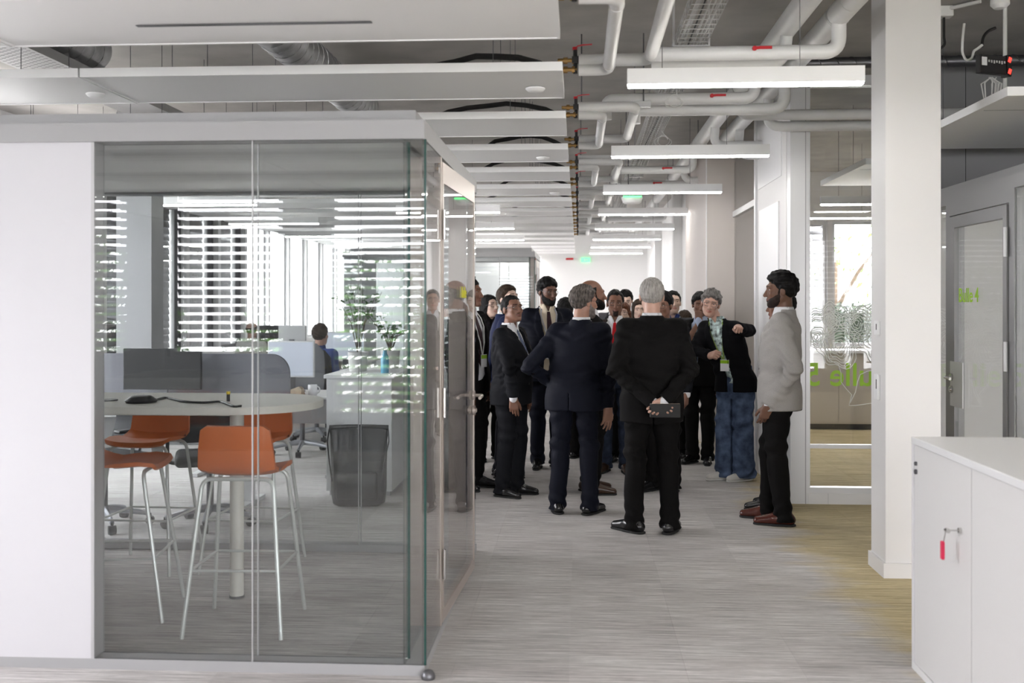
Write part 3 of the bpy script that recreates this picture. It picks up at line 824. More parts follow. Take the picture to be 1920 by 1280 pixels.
lock(4.14, pk.z, d1, True)
obj('hinge_cap', MB().cyl((xa + .006, 4.67, .855), (xa - .003, 4.67, .855), .011, 12).cyl((xa + .006, 4.67, .89), (xa - .003, 4.67, .89), .009, 12), 'dark_steel', d1, True)
# door stop at the corner of the glass box
p = fl(803, 1272)
obj('door_stop', MB().lathe([(.001, 0), (.028, 0), (.03, .008), (.026, .024), (.016, .036), (.001, .04)], (p.x, p.y, 0), 20), 'dark_steel', None, True, label='round dark door stop on the carpet by the glass corner', cat='door stop')

# ------------------------------------------------------------------ table and stools in the near box
t = empty('high_table', (-1.9, 5.5, 0), label='long white high table with rounded end inside the near glass box', cat='table')
def stadium(x0, xc, yc, r, n=28):
    return [(x0, yc - r)] + [(xc + r * .95 * math.sin(R(180 * k / n)), yc - r * math.cos(R(180 * k / n))) for k in range(n + 1)] + [(x0, yc + r)]
st = stadium(-3.3, -1.795, 5.68, .43)
part(t, 'tabletop', MB().loops([[(x, y, 1.015) for x, y in st], [(x, y, 1.052) for x, y in st]]), 'table_white')
for x in (-1.83, -2.66): part(t, 'leg', MB().cyl((x, 5.62, .012), (x, 5.62, 1.015), .037, 20), 'table_white', True)
for x in (-1.83, -2.66): part(t, 'foot_pad', MB().cyl((x, 5.62, 0), (x, 5.62, .012), .04, 20), 'dark_steel', True)
part(t, 'under_beam', MB().box(-3.2, -2.0, 6.0, 6.04, .93, 1.015), 'table_white')
def stool(x, y, rz, label):
    t = empty('bar_stool', (x, y, 0), rz, label=label, cat='bar stool', group='orange bar stools')
    # shell: profile from seat front to top of the back (stool faces +y), swept across its width
    prof = [(.20, .735), (.19, .752), (.12, .76), (0, .752), (-.10, .755), (-.155, .775), (-.18, .82), (-.192, .89), (-.203, .975), (-.206, .995)]
    wid = [.17, .185, .19, .19, .188, .186, .184, .178, .165, .135]
    nv = 12; V = []; Fc = []
    def surf(off):
        rows = []
        for i, ((yy, zz), wd) in enumerate(zip(prof, wid)):
            a = prof[max(0, i - 1)]; b = prof[min(len(prof) - 1, i + 1)]
            tx, tz = b[0] - a[0], b[1] - a[1]; l = math.hypot(tx, tz); ny, nz = -tz / l, tx / l
            if nz < 0 and i < 4: ny, nz = -ny, -nz
            row = []
            for k in range(nv + 1):
                u = -1 + 2 * k / nv
                lift = .018 * abs(u) ** 3
                row.append(Vector((wd * u, yy + (ny) * off + (lift if i > 5 else 0), zz + nz * off + (lift if i <= 5 else 0))))
            rows.append(row)
        return rows
    A, Bq = surf(.010), surf(-.010); nr = len(prof)
    m = MB(); v = [p for r_ in A for p in r_] + [p for r_ in Bq for p in r_]; n1 = nr * (nv + 1)
    f = []
    for i in range(nr - 1):
        for k in range(nv):
            a = i * (nv + 1) + k; f.append((a, a + 1, a + nv + 2, a + nv + 1)); f.append((n1 + a, n1 + a + nv + 1, n1 + a + nv + 2, n1 + a + 1))
        for k in (0, nv):
            a = i * (nv + 1) + k; f.append((a, a + nv + 1, n1 + a + nv + 1, n1 + a))
    for k in range(nv):
        for i in (0, nr - 1):
            a = i * (nv + 1) + k; f.append((a, n1 + a, n1 + a + 1, a + 1))
    m.add(v, f)
    obj('seat_shell', m, 'orange', t, True)
    for s in (1, -1):
        fr = rounded([(-.235, s * .25, 0), (-.17, s * .14, .735), (.17, s * .14, .735), (.235, s * .25, 0)], .05, 5)
        obj('leg_frame', MB().tube(fr, .0105, 8), 'stool_leg', t, True)
    z = .31; kx = .235 - .065 * z / .735; ky = .25 - .11 * z / .735
    for a, b in (((-kx, -ky), (kx, -ky)), ((-kx, ky), (kx, ky)), ((-kx, -ky), (-kx, ky)), ((kx, -ky), (kx, ky))):
        obj('foot_bar', MB().cyl((*a, z), (*b, z), .007, 8), 'stool_leg', t, True)
    return t
stool(-1.635, 5.16, R(2), 'orange bar stool with its back to the camera, before the table')
stool(-2.33, 5.34, R(-82), 'orange bar stool at the left end of the glass, turned to the table')
stool(-1.95, 6.30, R(176), 'orange bar stool behind the rounded table end')
stool(-2.58, 6.27, R(178), 'orange bar stool behind the table, left of the other')
# things on the high table
p = at(265, 752, 5.5)
obj('conference_phone', MB().lathe([(.001, 0), (.075, 0), (.085, .012), (.06, .03), (.05, .036), (.001, .036)], (p.x, 5.5, 1.052), 24), 'black_plastic', None, True, label='black round conference speaker on the high table', cat='speakerphone')
pts = [at(px, py, Y) for px, py, Y in ((292, 749, 5.6), (310, 746, 5.75), (345, 752, 5.5), (385, 753, 5.45), (412, 750, 5.55), (440, 758, 5.25), (452, 756, 5.3))]
for q_ in pts: q_.z = 1.058
obj('table_cable', MB().tube(rounded(pts, .05, 4), .006, 6), 'black', None, True, label='black cable lying across the high table', cat='cable')
for i, (px, py, lb, col) in enumerate(((428, 745, 'yellow tipped adapter plug standing on the high table', (.7, .5, .02)), (203, 752, 'flat dark coaster on the left of the high table', (.03, .03, .04)))):
    p = at(px, py, 5.6); m = mat('small_%d' % i, col, .4)
    if i == 0:
        o = obj('adapter_plug', MB().cyl((p.x, 5.6, 1.052), (p.x, 5.6, 1.09), .009, 10), 'black', None, True, label=lb, cat='plug')
        obj('plug_tip', MB().cyl((p.x, 5.6, 1.09), (p.x, 5.6, 1.105), .011, 10), 'small_0', o, True)
    else: obj('coaster', MB().lathe([(.001, 0), (.05, 0), (.05, .006), (.001, .006)], (p.x, 5.6, 1.052), 24), 'small_1', None, True, label=lb, cat='coaster')

# ------------------------------------------------------------------ desks beyond the near box
mat('desk_top', (0.74, 0.74, 0.73), 0.4); mat('desk_grey', (0.40, 0.40, 0.41), .5)
mat('chair_black', (0.018, 0.018, 0.02), 0.75, noise=0.2, nscale=200); mat('chair_grey', (0.17, 0.175, 0.19), 0.8); mat('castor_alu', (0.45, 0.46, 0.5), .3, .6)
mat('display', (0.35, 0.36, 0.40), .2, emit=(.75, .8, .95), es=.35)
def desk(x0, x1, y0, y1, label):
    t = empty('desk', ((x0 + x1) / 2, (y0 + y1) / 2, 0), label=label, cat='desk', group='white office desks')
    part(t, 'desktop', MB().rbox(x0, x1, y0, y1, .715, .74, .008, 2), 'desk_top')
    for x in (x0 + .12, x1 - .12):
        part(t, 'leg', MB().box(x - .035, x + .035, (y0 + y1) / 2 - .025, (y0 + y1) / 2 + .025, .03, .715), 'alu_light')
        part(t, 'foot', MB().box(x - .035, x + .035, y0 + .06, y1 - .06, 0, .03), 'alu_light')
    part(t, 'cable_panel', MB().box(x0 + .2, x1 - .2, y1 - .06, y1 - .045, .42, .70), 'desk_grey')
    return t
desk(-4.6, -2.45, 7.85, 8.57, 'white desk with grey fabric screen behind the high table')
desk(-3.6, -2.12, 9.4, 10.15, 'white desk with laptop and mug beyond the glass box')
desk(-4.2, -2.5, 12.6, 13.3, 'white desk of the seated man by the windows')
desk(-4.8, -3.0, 15.4, 16.1, 'white desk farthest along the left windows')
# fabric screen with rounded corner
n = 10
poly = [(-4.6, .62), (-2.36, .62)] + [(-2.52 + .16 * math.cos(R(90 * k / n)) , 1.0 + .16 * math.sin(R(90 * k / n))) for k in range(n + 1)] + [(-4.6, 1.16)]
obj('desk_screen', MB().prism(poly, 8.58, 8.62), 'screen_fabric', None, label='dark grey fabric desk screen with a rounded corner', cat='desk screen')
def monitor(x, y, z, wd, ht, rz, label, face='black', back='black_plastic'):
    t = empty('monitor', (x, y, z), rz, label=label, cat='monitor', group='desk monitors')
    obj('screen_case', MB().rbox(-wd / 2, wd / 2, -.02, .02, .14, .14 + ht, .006, 2), back, t)
    obj('screen', MB().box(-wd / 2 + .012, wd / 2 - .012, -.0215, -.02, .155, .128 + ht), face, t)
    obj('stand', MB().box(-.03, .03, .02, .04, .01, .14 + ht * .6), 'dark_steel', t)
    obj('stand_foot', MB().rbox(-.11, .11, -.06, .1, 0, .012, .005, 2), 'dark_steel', t)
    return t
p = at(305, 700, 8.4)
monitor(p.x, 8.4, .74, .64, .33, 0, 'large black monitor before the grey fabric screen')
p = at(541, 700, 9.75); monitor(p.x, 9.85, .74, .44, .34, 0, 'pale monitor on the desk with the mug', 'display', 'alu_light')
p = at(542, 640, 12.7); monitor(p.x, 12.85, .74, .34, .42, R(180), 'grey backed monitor facing the seated man', 'black', 'alu')
p = at(660, 640, 12.9); monitor(p.x - .1, 12.95, .74, .5, .34, 0, 'grey monitor right of the seated man', 'display', 'alu')
p = at(498, 640, 15.5); monitor(p.x, 15.6, .74, .6, .36, R(180), 'dark monitor on the farthest window desk', 'black', 'black_plastic')
# laptop, mug, paper bag
p = at(510, 733, 9.6)
t = empty('laptop', (p.x, 9.5, .74), R(8), label='grey laptop open beside the mug', cat='laptop')
obj('keyboard_base', MB().rbox(-.16, .16, -.11, .11, 0, .016, .005, 2), 'dark_steel', t)
sc = obj('lid', MB().rbox(-.16, .16, .105, .115, .016, .22, .004, 2), 'dark_steel', t); obj('screen', MB().box(-.15, .15, .1035, .105, .026, .21), 'display', sc)
p = at(586, 740, 9.55)
t = obj('mug', MB().lathe([(.001, 0), (.036, 0), (.041, .006), (.041, .095), (.036, .095), (.034, .01), (.001, .008)], (p.x, 9.55, .74), 24), 'white_lacquer', None, True, label='white mug with handle on the desk edge', cat='mug')
obj('handle', MB().tube([Vector((p.x + .039 + .028 * math.sin(R(a)), 9.55, .79 + .03 * math.cos(R(a)))) for a in range(0, 181, 15)], .006, 8), 'white_lacquer', t, True)
mat('kraft', (.36, .29, .21), .8, noise=.2, bump=.4, nscale=20)
p = at(548, 735, 9.5)
obj('paper_bag', MB().loops([[(p.x - .1, 9.44, .74), (p.x + .1, 9.42, .74), (p.x + .11, 9.54, .74), (p.x - .09, 9.55, .74)], [(p.x - .06, 9.45, .775), (p.x + .1, 9.44, .80), (p.x + .1, 9.52, .805), (p.x - .05, 9.53, .78)], [(p.x + .02, 9.47, .80), (p.x + .07, 9.46, .825), (p.x + .08, 9.5, .825), (p.x + .03, 9.5, .80)]]), 'kraft', None, label='crumpled brown paper bag lying beside the laptop', cat='paper bag')
# office chairs
def office_chair(x, y, rz, label, m='chair_black', seat_z=.48, bh=.58):
    t = empty('office_chair', (x, y, 0), rz, label=label, cat='office chair', group='swivel office chairs')
    obj('column', MB().cyl((0, 0, .09), (0, 0, seat_z - .04), .025, 12), 'dark_steel', t, True)
    for k in range(5):
        a = R(72 * k + 10); c, s = math.cos(a), math.sin(a)
        l = obj('base_leg', MB().tube([(0, 0, .12), (c * .16, s * .16, .105), (c * .31, s * .31, .075)], [.028, .022, .016], 8), 'castor_alu', t, True)
        obj('castor', MB().cyl((c * .31 - s * .025, s * .31 + c * .025, .03), (c * .31 + s * .025, s * .31 - c * .025, .03), .03, 14).cyl((c * .31, s * .31, .04), (c * .31, s * .31, .08), .009, 8), 'black_plastic', l, True)
    obj('seat', MB().rbox(-.24, .24, -.23, .24, seat_z - .04, seat_z + .04, .04, 4), m, t, True)
    bk = []
    for k in range(8):
        u = k / 7; z = seat_z + .08 + bh * u; yb = -.25 - .05 * math.sin(u * 2.5) - .03 * u; wd = .21 + .03 * math.sin(u * 3.0) - (.06 if k == 7 else 0)
        bk.append([(wd * math.cos(R(a)), yb + .03 * math.sin(R(a)) + .05 * (math.cos(R(a)) ** 2), z) for a in range(0, 360, 30)])
    obj('backrest', MB().loops(bk), m, t, True)
    obj('back_bar', MB().tube([(0, -.1, seat_z - .06), (0, -.28, seat_z - .03), (0, -.32, seat_z + .2)], .018, 8), 'dark_steel', t, True)
    for s in (-1, 1):
        obj('armrest', MB().tube(rounded([(s * .22, -.02, seat_z - .04), (s * .29, -.02, seat_z - .03), (s * .29, -.02, seat_z + .2)], .04, 4), .013, 8).rbox(s * .29 - .035, s * .29 + .035, -.14, .11, seat_z + .2, seat_z + .225, .01, 2), 'black_plastic', t, True)
    return t
p = fl(420, 960); office_chair(-2.62, 7.45, R(200), 'black office chair nearest behind the high table', bh=.24)
office_chair(-3.35, 7.35, R(150), 'black office chair farther left behind the high table', bh=.24)
p = fl(567, 850); office_chair(p.x, p.y, R(195), 'grey office chair at the desk with the mug', 'chair_grey')
p = at(600, 600, 12.3); office_chair(p.x, 12.15, 0, 'dark office chair carrying the seated man', 'chair_black', .385)
# white cabinet with plants, backpack
t = empty('low_cabinet', (-1.78, 9, 0), label='white low cabinet carrying plant pots behind the backpack', cat='cabinet')
part(t, 'body', MB().box(-2.06, -1.52, 8.62, 9.75, .04, .96), 'white_lacquer'); part(t, 'top', MB().rbox(-2.08, -1.50, 8.60, 9.77, .96, .99, .004, 2), 'white_lacquer')
part(t, 'plinth', MB().box(-2.04, -1.54, 8.65, 9.72, 0, .04), 'desk_grey'); part(t, 'front_panel', MB().box(-2.055, -1.525, 8.612, 8.62, .05, .95), 'white_lacquer')
mat('pot', (.62, .61, .60), .5); mat('leaf_in', (.05, .13, .03), .5, noise=.4, nscale=8); mat('blue_plastic', (.10, .38, .55), .25)
def plant(x, y, z, label, seed, h=.42):
    q = random.Random(seed)
    t = empty('potted_plant', (x, y, z), label=label, cat='plant', group='potted plants')
    obj('pot', MB().lathe([(.001, 0), (.075, 0), (.088, .16), (.092, .165), (.082, .165), (.078, .14), (.001, .14)], (0, 0, 0), 20), 'pot', t, True)
    st = MB(); lf = MB()
    for k in range(9):
        a = q.uniform(0, 6.28); r = q.uniform(.05, .25)
        pts = [(0, 0, .14), (r * .3 * math.cos(a), r * .3 * math.sin(a), .14 + h * .5), (r * math.cos(a), r * math.sin(a), .14 + h * q.uniform(.75, 1.1))]
        st.tube(pts, [.005, .004, .002], 5)
        for j in range(12):
            u = q.uniform(.35, 1); p = Vector(pts[1]).lerp(Vector(pts[2]), (u - .35) / .65) + Vector((q.uniform(-.03, .03), q.uniform(-.03, .03), q.uniform(-.02, .02)))
            d = Vector((q.gauss(0, 1), q.gauss(0, 1), q.gauss(0, .6))).normalized(); e = d.orthogonal().normalized() * .012
            lf.add([p, p + d * .02 + e, p + d * .045, p + d * .02 - e], [(0, 1, 2, 3)])
    obj('stems', st, 'bark', t); tag(obj('leaves', lf, 'leaf_in', t), kind='stuff')
plant(-1.9, 9.1, .99, 'leafy plant in a pale pot on the low cabinet', 1, .55)
plant(-1.68, 9.45, .99, 'smaller plant in a pale pot on the low cabinet', 2, .3)
obj('water_bottle', MB().lathe([(.001, 0), (.032, 0), (.034, .01), (.034, .13), (.018, .165), (.016, .19), (.001, .19)], (-1.62, 8.85, .99), 18), 'blue_plastic', None, True, label='pale blue water bottle on the low cabinet', cat='bottle')
mat('bag', (.035, .035, .037), .45, noise=.4, nscale=7, bump=.5)
p = fl(668, 950)
t = empty('backpack', (p.x, p.y + .1, 0), R(4), label='black roll-top backpack standing on the carpet before the low cabinet', cat='backpack')
L = []
for z, a, b in ((0, .17, .09), (.02, .2, .115), (.12, .21, .125), (.3, .21, .12), (.45, .215, .10), (.54, .225, .05), (.57, .225, .035), (.60, .225, .02)):
    L.append([(a * math.copysign(abs(math.cos(R(k))) ** .5, math.cos(R(k))) + .006 * math.sin(z * 40 + k), b * math.copysign(abs(math.sin(R(k))) ** .6, math.sin(R(k))), z) for k in range(0, 360, 15)])
obj('bag_body', MB().loops(L), 'bag', t, True)
obj('roll_top', MB().tube([(-.23, 0, .6), (-.1, 0, .605), (.1, 0, .605), (.23, 0, .6)], .022, 10), 'bag', t, True)
obj('front_pocket', MB().rbox(-.16, .16, -.15, -.1, .06, .27, .02, 3), 'bag', t, True)
for s in (-1, 1):
    obj('strap', MB().strip([(s * .23, -.01, .59), (s * .24, -.05, .5), (s * .21, -.12, .34), (s * .19, -.12, .2)], (0, 1, 0), .03, .006), 'black', t)
# ------------------------------------------------------------------ upper right clutter
t = empty('led_controller', at(1858, 122, 6.6), R(24), label='black electronic box with two red lights above the acoustic panel', cat='controller')
obj('case', MB().rbox(-.10, .10, -.02, .02, -.055, .055, .004, 2), 'black_plastic', t)
obj('end_cap', MB().rbox(.102, .135, -.028, .028, -.065, .065, .004, 2), 'black', t)
for z in (-.035, .035): obj('red_light', MB().cbox((.118, -.029, z), (.02, .003, .03), Matrix.Rotation(R(20), 3, 'Y')), 'red_led', t)
obj('label_plate', MB().box(-.09, -.05, -.0215, -.02, -.01, .04), 'white_lacquer', t)
for k in range(7): obj('terminal', MB().box(-.04 + .02 * k, -.03 + .02 * k, -.0225, -.02, .012 - .003 * (k % 3), .025), 'alu_light', t)
pc = at(1875, 17, 6.7)
t = obj('smoke_detector', MB().lathe([(.001, .06), (.05, .06), (.056, .04), (.056, .01), (.035, -.012), (.001, -.014)], (0, 0, 0), 24), 'panel_white', None, True, label='white smoke detector under the slab at the upper right', cat='smoke detector')
t.location = (pc.x, 6.7, SLAB - .06)
obj('cable_conduit', MB().cyl((pc.x + .03, 6.7, ZP + .05), (pc.x + .03, 6.7, SLAB), .012, 10), 'cable_white', None, True, label='white vertical conduit behind the electronic box', cat='conduit')
q = random.Random(9); bm_ = MB()
a, b = at(1862, 145, 6.62), at(1860, 168, 6.62)
t = empty('cable_bundle', b, label='bundle of white cables hanging from the electronic box to the panel', cat='cable')
for k in range(10):
    dx = q.uniform(-.05, .05)
    obj('cable', MB().tube([(q.uniform(-.02, .03), 0, a.z - b.z), (dx * 1.5, q.uniform(-.03, .03), (a.z - b.z) * .5), (dx, 0, ZP + .053 - b.z)], .004, 6), 'cable_white', t, True)
jb = at(1770, 72, 6.9)
obj('junction_box', MB().rbox(jb.x - .05, jb.x + .05, 6.86, 6.94, SLAB - .07, SLAB, .01, 2), 'cable_white', None, label='white junction box under the slab beside the column', cat='junction box')
pts = [at(x, y, 6.7) for x, y in ((1808, 44), (1805, 70), (1804, 100), (1812, 114), (1822, 110), (1826, 95), (1832, 92), (1842, 84))]
obj('loose_cable', MB().tube(rounded(pts, .04, 4), .008, 8), 'cable_white', None, True, label='white cable looping down from the slab beside the electronic box', cat='cable')
pts = [at(x, y, 6.9) for x, y in ((1748, 106), (1758, 100), (1764, 90), (1770, 86), (1772, 80), (1770, 72))] + [Vector((jb.x, 6.9, SLAB - .05))]
obj('loose_cable', MB().tube(rounded(pts, .04, 4), .008, 8), 'black', None, True, label='small black cable loop under the junction box', cat='cable')
pts = [at(x, y, 6.75) for x, y in ((1841, 88), (1843, 70), (1852, 58), (1867, 52))]
obj('loose_cable', MB().tube(rounded(pts, .04, 4), .009, 8), 'black', None, True, label='curved black cable above the electronic box', cat='cable')
obj('ceiling_conduit', MB().tube([(jb.x, 6.9, SLAB - .02), (jb.x + .16, 6.72, SLAB - .02)], .012, 8), 'cable_white', None, True, label='white conduit along the slab from the junction box', cat='conduit')
# safety signs
p = at(1185, 372, 11.7)
t = empty('emergency_lamp', p, label='white emergency lamp glowing green under the pipes', cat='emergency lamp')
obj('shell', MB().lathe([(.001, -.055), (.085, -.055), (.1, -.045), (.115, .0), (.115, .012), (.001, .012)], (0, 0, 0), 24), 'panel_white', t, True)
obj('green_strip', MB().box(-.1, .1, -.12, -.112, .0, .02), 'green_led', t)
obj('hanger', MB().cyl((-.04, 0, .012), (-.04, 0, SLAB - p.z), .006, 8), 'dark_steel', t)
p = at(1098, 487, 25.978)
t = empty('exit_sign', p, label='small glowing green exit sign near the far white wall', cat='exit sign')
obj('sign_face', MB().rbox(-.11, .11, -.02, .02, -.055, .055, .01, 2), 'green_led', t)
me = MB().box(-.03, -.012, -.024, -.02, -.03, .03).box(.0, .04, -.024, -.02, -.006, .006).box(.03, .05, -.024, -.02, -.014, .014)
obj('pictogram', me, 'white_lacquer', t)
p = at(1068, 485, 25.9)
obj('red_notice', MB().box(p.x - .09, p.x + .09, 25.95, 25.99, p.z - .022, p.z + .022), 'red_lever', None, label='thin red notice on the far white wall', cat='sign')
# ------------------------------------------------------------------ people: signed-distance bodies meshed with surface nets
F4 = np.float32
A3 = lambda *v: np.array(v, F4)
def nrm(v): return np.sqrt(np.einsum('ij,ij->i', v, v))
def rc(P, a, b, r1, r2):
    a = np.asarray(a, F4); ab = np.asarray(b, F4) - a; q = P - a
    t = np.clip(q @ (ab / F4(ab @ ab + 1e-9)), 0, 1)
    q -= t[:, None] * ab
    return nrm(q) - (F4(r1) + F4(r2 - r1) * t)
def ell(P, c, r):
    r = np.asarray(r, F4); q = (P - np.asarray(c, F4)) / r
    k0 = nrm(q); k1 = nrm(q / r) + 1e-9
    return k0 * (k0 - 1) / k1
def smin(a, b, k):
    h = np.clip(.5 + (b - a) * F4(.5 / k), 0, 1); return b + (a - b) * h - k * h * (1 - h)
def smax(a, b, k): return -smin(-a, -b, k)
def loft(P, prof, n=2.4):
    """prof rows: z, half width, half depth, centre x, centre y"""
    pr = np.array(prof); z = P[:, 2]
    a, b, cx, cy = (np.interp(z, pr[:, 0], pr[:, k]).astype(F4) for k in (1, 2, 3, 4))
    q = ((np.abs(P[:, 0] - cx) / a) ** n + (np.abs(P[:, 1] - cy) / b) ** n) ** (1 / n)
    return np.maximum((q - 1) * np.minimum(a, b), np.maximum(z - pr[-1, 0], pr[0, 0] - z))
OFF9 = np.stack(np.meshgrid(*[np.arange(9)] * 3, indexing='ij'), -1).reshape(-1, 3)
COR = np.array([(i, j, k) for i in (0, 1) for j in (0, 1) for k in (0, 1)])
EDG = [(a, b) for a in range(8) for b in range(a + 1, 8) if np.abs(COR[a] - COR[b]).sum() == 1]
def nets(f, lo, hi, h):
    lo = np.asarray(lo, float); n = np.ceil((np.asarray(hi, float) - lo) / (8 * h)).astype(int) + 1
    I = np.stack(np.meshgrid(*[np.arange(k) for k in n], indexing='ij'), -1).reshape(-1, 3)
    act = I[np.abs(f((lo + (I + .5) * 8 * h).astype(F4))) < 8 * h * .98]
    if not len(act): return np.zeros((0, 3)), np.zeros((0, 4), int)
    G = act[:, None, :] * 8 + OFF9[None]
    V = f((lo + G.reshape(-1, 3) * h).astype(F4)).reshape(-1, 9, 9, 9)
    vals = np.stack([V[:, c[0]:c[0] + 8, c[1]:c[1] + 8, c[2]:c[2] + 8] for c in COR], -1)
    s = (vals < 0).sum(-1); m = (s > 0) & (s < 8)
    bi = np.argwhere(m); v = vals[m]
    cell = act[bi[:, 0]] * 8 + bi[:, 1:]
    pos = np.zeros((len(v), 3)); cnt = np.zeros(len(v))
    for a, b in EDG:
        x = (v[:, a] < 0) != (v[:, b] < 0)
        t = v[:, a] / (v[:, a] - v[:, b] + 1e-12)
        p = COR[a] + t[:, None] * (COR[b] - COR[a])
        pos[x] += p[x]; cnt[x] += 1
    pos = lo + (cell + pos / cnt[:, None]) * h
    N = n * 8 + 4; key = ((cell[:, 0] + 1) * N[1] + cell[:, 1] + 1) * N[2] + cell[:, 2] + 1
    o = np.argsort(key); key = key[o]; pos = pos[o]; cell = cell[o]; v = v[o]
    st = np.array([N[1] * N[2], N[2], 1]); Fs = []
    for ax, e in ((0, 4), (1, 2), (2, 1)):
        s0 = v[:, 0] < 0; s1 = v[:, e] < 0
        for fl_ in (True, False):
            k = key[(s0 & ~s1) if fl_ else (~s0 & s1)]
            u, w_ = st[(ax + 1) % 3], st[(ax + 2) % 3]
            q = np.stack([k, k - u, k - u - w_, k - w_], 1)
            idx = np.clip(np.searchsorted(key, q), 0, len(key) - 1)
            ok = (key[idx] == q).all(1); idx = idx[ok]
            Fs.append(idx if fl_ else idx[:, ::-1])
    return pos, np.concatenate(Fs)
def fast_mesh(name, V, Fq, mi=None):
    me = bpy.data.meshes.new(name)
    me.vertices.add(len(V)); me.vertices.foreach_set('co', np.ascontiguousarray(V, dtype=np.float32).ravel())
    nf = len(Fq); me.loops.add(nf * 4); me.loops.foreach_set('vertex_index', np.ascontiguousarray(Fq, dtype=np.int32).ravel())
    me.polygons.add(nf); me.polygons.foreach_set('loop_start', np.arange(0, nf * 4, 4, dtype=np.int32))
    try: me.polygons.foreach_set('loop_total', np.full(nf, 4, dtype=np.int32))
    except Exception: pass
    if mi is not None: me.polygons.foreach_set('material_index', np.ascontiguousarray(mi, dtype=np.int32))
    me.polygons.foreach_set('use_smooth', np.ones(nf, dtype=bool))
    me.update(calc_edges=True); me.validate()
    return me

def folds(P, amp, k=26.0, seed=0.0):
    x, y, z = P.T
    return amp * (np.sin(k * (z + .35 * x - .2 * y) + 2 * np.sin(9 * x + 5 * y + seed) + seed) * .6 + np.sin(k * 1.7 * (.6 * z - .5 * x + .4 * y) + seed * 2.1 + 1.5 * np.sin(11 * z)) * .4)

def skull(P):
    return smin(ell(P, (0, -.015, .03), (.076, .097, .088)), ell(P, (0, .035, -.035), (.060, .062, .085)), .03)
def f_head(P, nb, neck=True):
    Pa = P.copy(); Pa[:, 0] = np.abs(Pa[:, 0])
    d = skull(P)
    d = smin(d, rc(Pa, (.045, .0, -.055), (.012, .075, -.098), .022, .018), .025)
    d = smin(d, ell(P, (0, .08, -.1), (.02, .016, .016)), .015)
    d = smin(d, ell(Pa, (.04, .07, -.02), (.02, .018, .018)), .02)
    d = smin(d, rc(Pa, (0, .088, .03), (.045, .075, .026), .012, .010), .015)
    d = smax(d, -ell(Pa, (.032, .106, .006), (.019, .02, .012)), .01)
    d = smin(d, rc(P, (0, .090, .012), (0, .113, -.032), .0075, .0125), .01)
    d = smin(d, ell(Pa, (.011, .1, -.036), (.009, .011, .008)), .006)
    d = smin(d, rc(Pa, (0, .0985, -.0575), (.02, .088, -.06), .0065, .003), .005)
    d = smin(d, rc(Pa, (0, .098, -.069), (.017, .089, -.067), .007, .004), .005)
    d = smin(d, ell(Pa, (.079, -.008, -.008), (.009, .02, .032)), .006)
    if neck: d = smin(d, rc(P, (0, -.018, -.05), nb, .054, .060), .02)
    return d
def hairf(P, st):
    t = st.get('t', .012); y, z, x = P[:, 1], P[:, 2], P[:, 0]
    hz = st.get('hl', .075) - .075
    ym = np.interp(z, [-.05, -.015, .01, .035, .055 + hz, .075 + hz, .1 + hz], [.012, .020, .027, .044, .062, .084, .15])
    if st.get('widow'): ym = ym - .022 * np.exp(-((np.abs(x) - .046) / .018) ** 2) * np.clip((z - .03) / .02, 0, 1)
    ym = ym + .004 * np.sin(190 * x + 60 * z)
    fade = np.clip((ym - y) / .035, .12, 1)
    d = skull(P) - t * fade - st.get('top', 0) * fade * np.clip((z - .02) / .1, 0, 1) * np.clip((y + .12) / .18, 0, 1)
    fq = st.get('freq', 130)
    d = d + st.get('rough', .0025) * (np.sin(fq * x + 3 * np.sin(40 * z)) * np.sin(fq * .8 * y + 2) + .7 * np.sin(fq * 1.3 * z + 50 * x))
    front = (y - ym) * .75
    low = np.interp(y, [-.12, -.05, -.02, .01, .04], [st.get('nape', -.075), st.get('nape', -.075) + .015, -.03, -.005, -.01])
    d = smax(smax(d, front, .006), low - z, .006)
    if st.get('bald'):
        d = np.maximum(np.maximum(d, (z - .045 - .25 * (y + .05))), y - .022)
    if st.get('long'):
        L = st['long']
        b = loft(P, [(-L, .075, .05, 0, -.045), (-.1, .098, .07, 0, -.045), (.0, .096, .1, 0, -.02), (.09, .082, .09, 0, -.012), (.122, .03, .04, 0, -.01)], 2.2)
        b = b + .0025 * np.sin(150 * x + 6 * np.sin(18 * z))
        win = np.maximum(np.maximum(np.abs(x) - np.interp(z, [-.1, 0, .06, .085], [.066, .064, .05, .0]), .015 - y), z - .085)
        b = np.maximum(b, -win)
        b = np.maximum(b, -(np.maximum(z + .09, np.maximum(.0 - y - .03, 0 * y - 1)))) if False else b
        d = np.minimum(d, b)
    return d

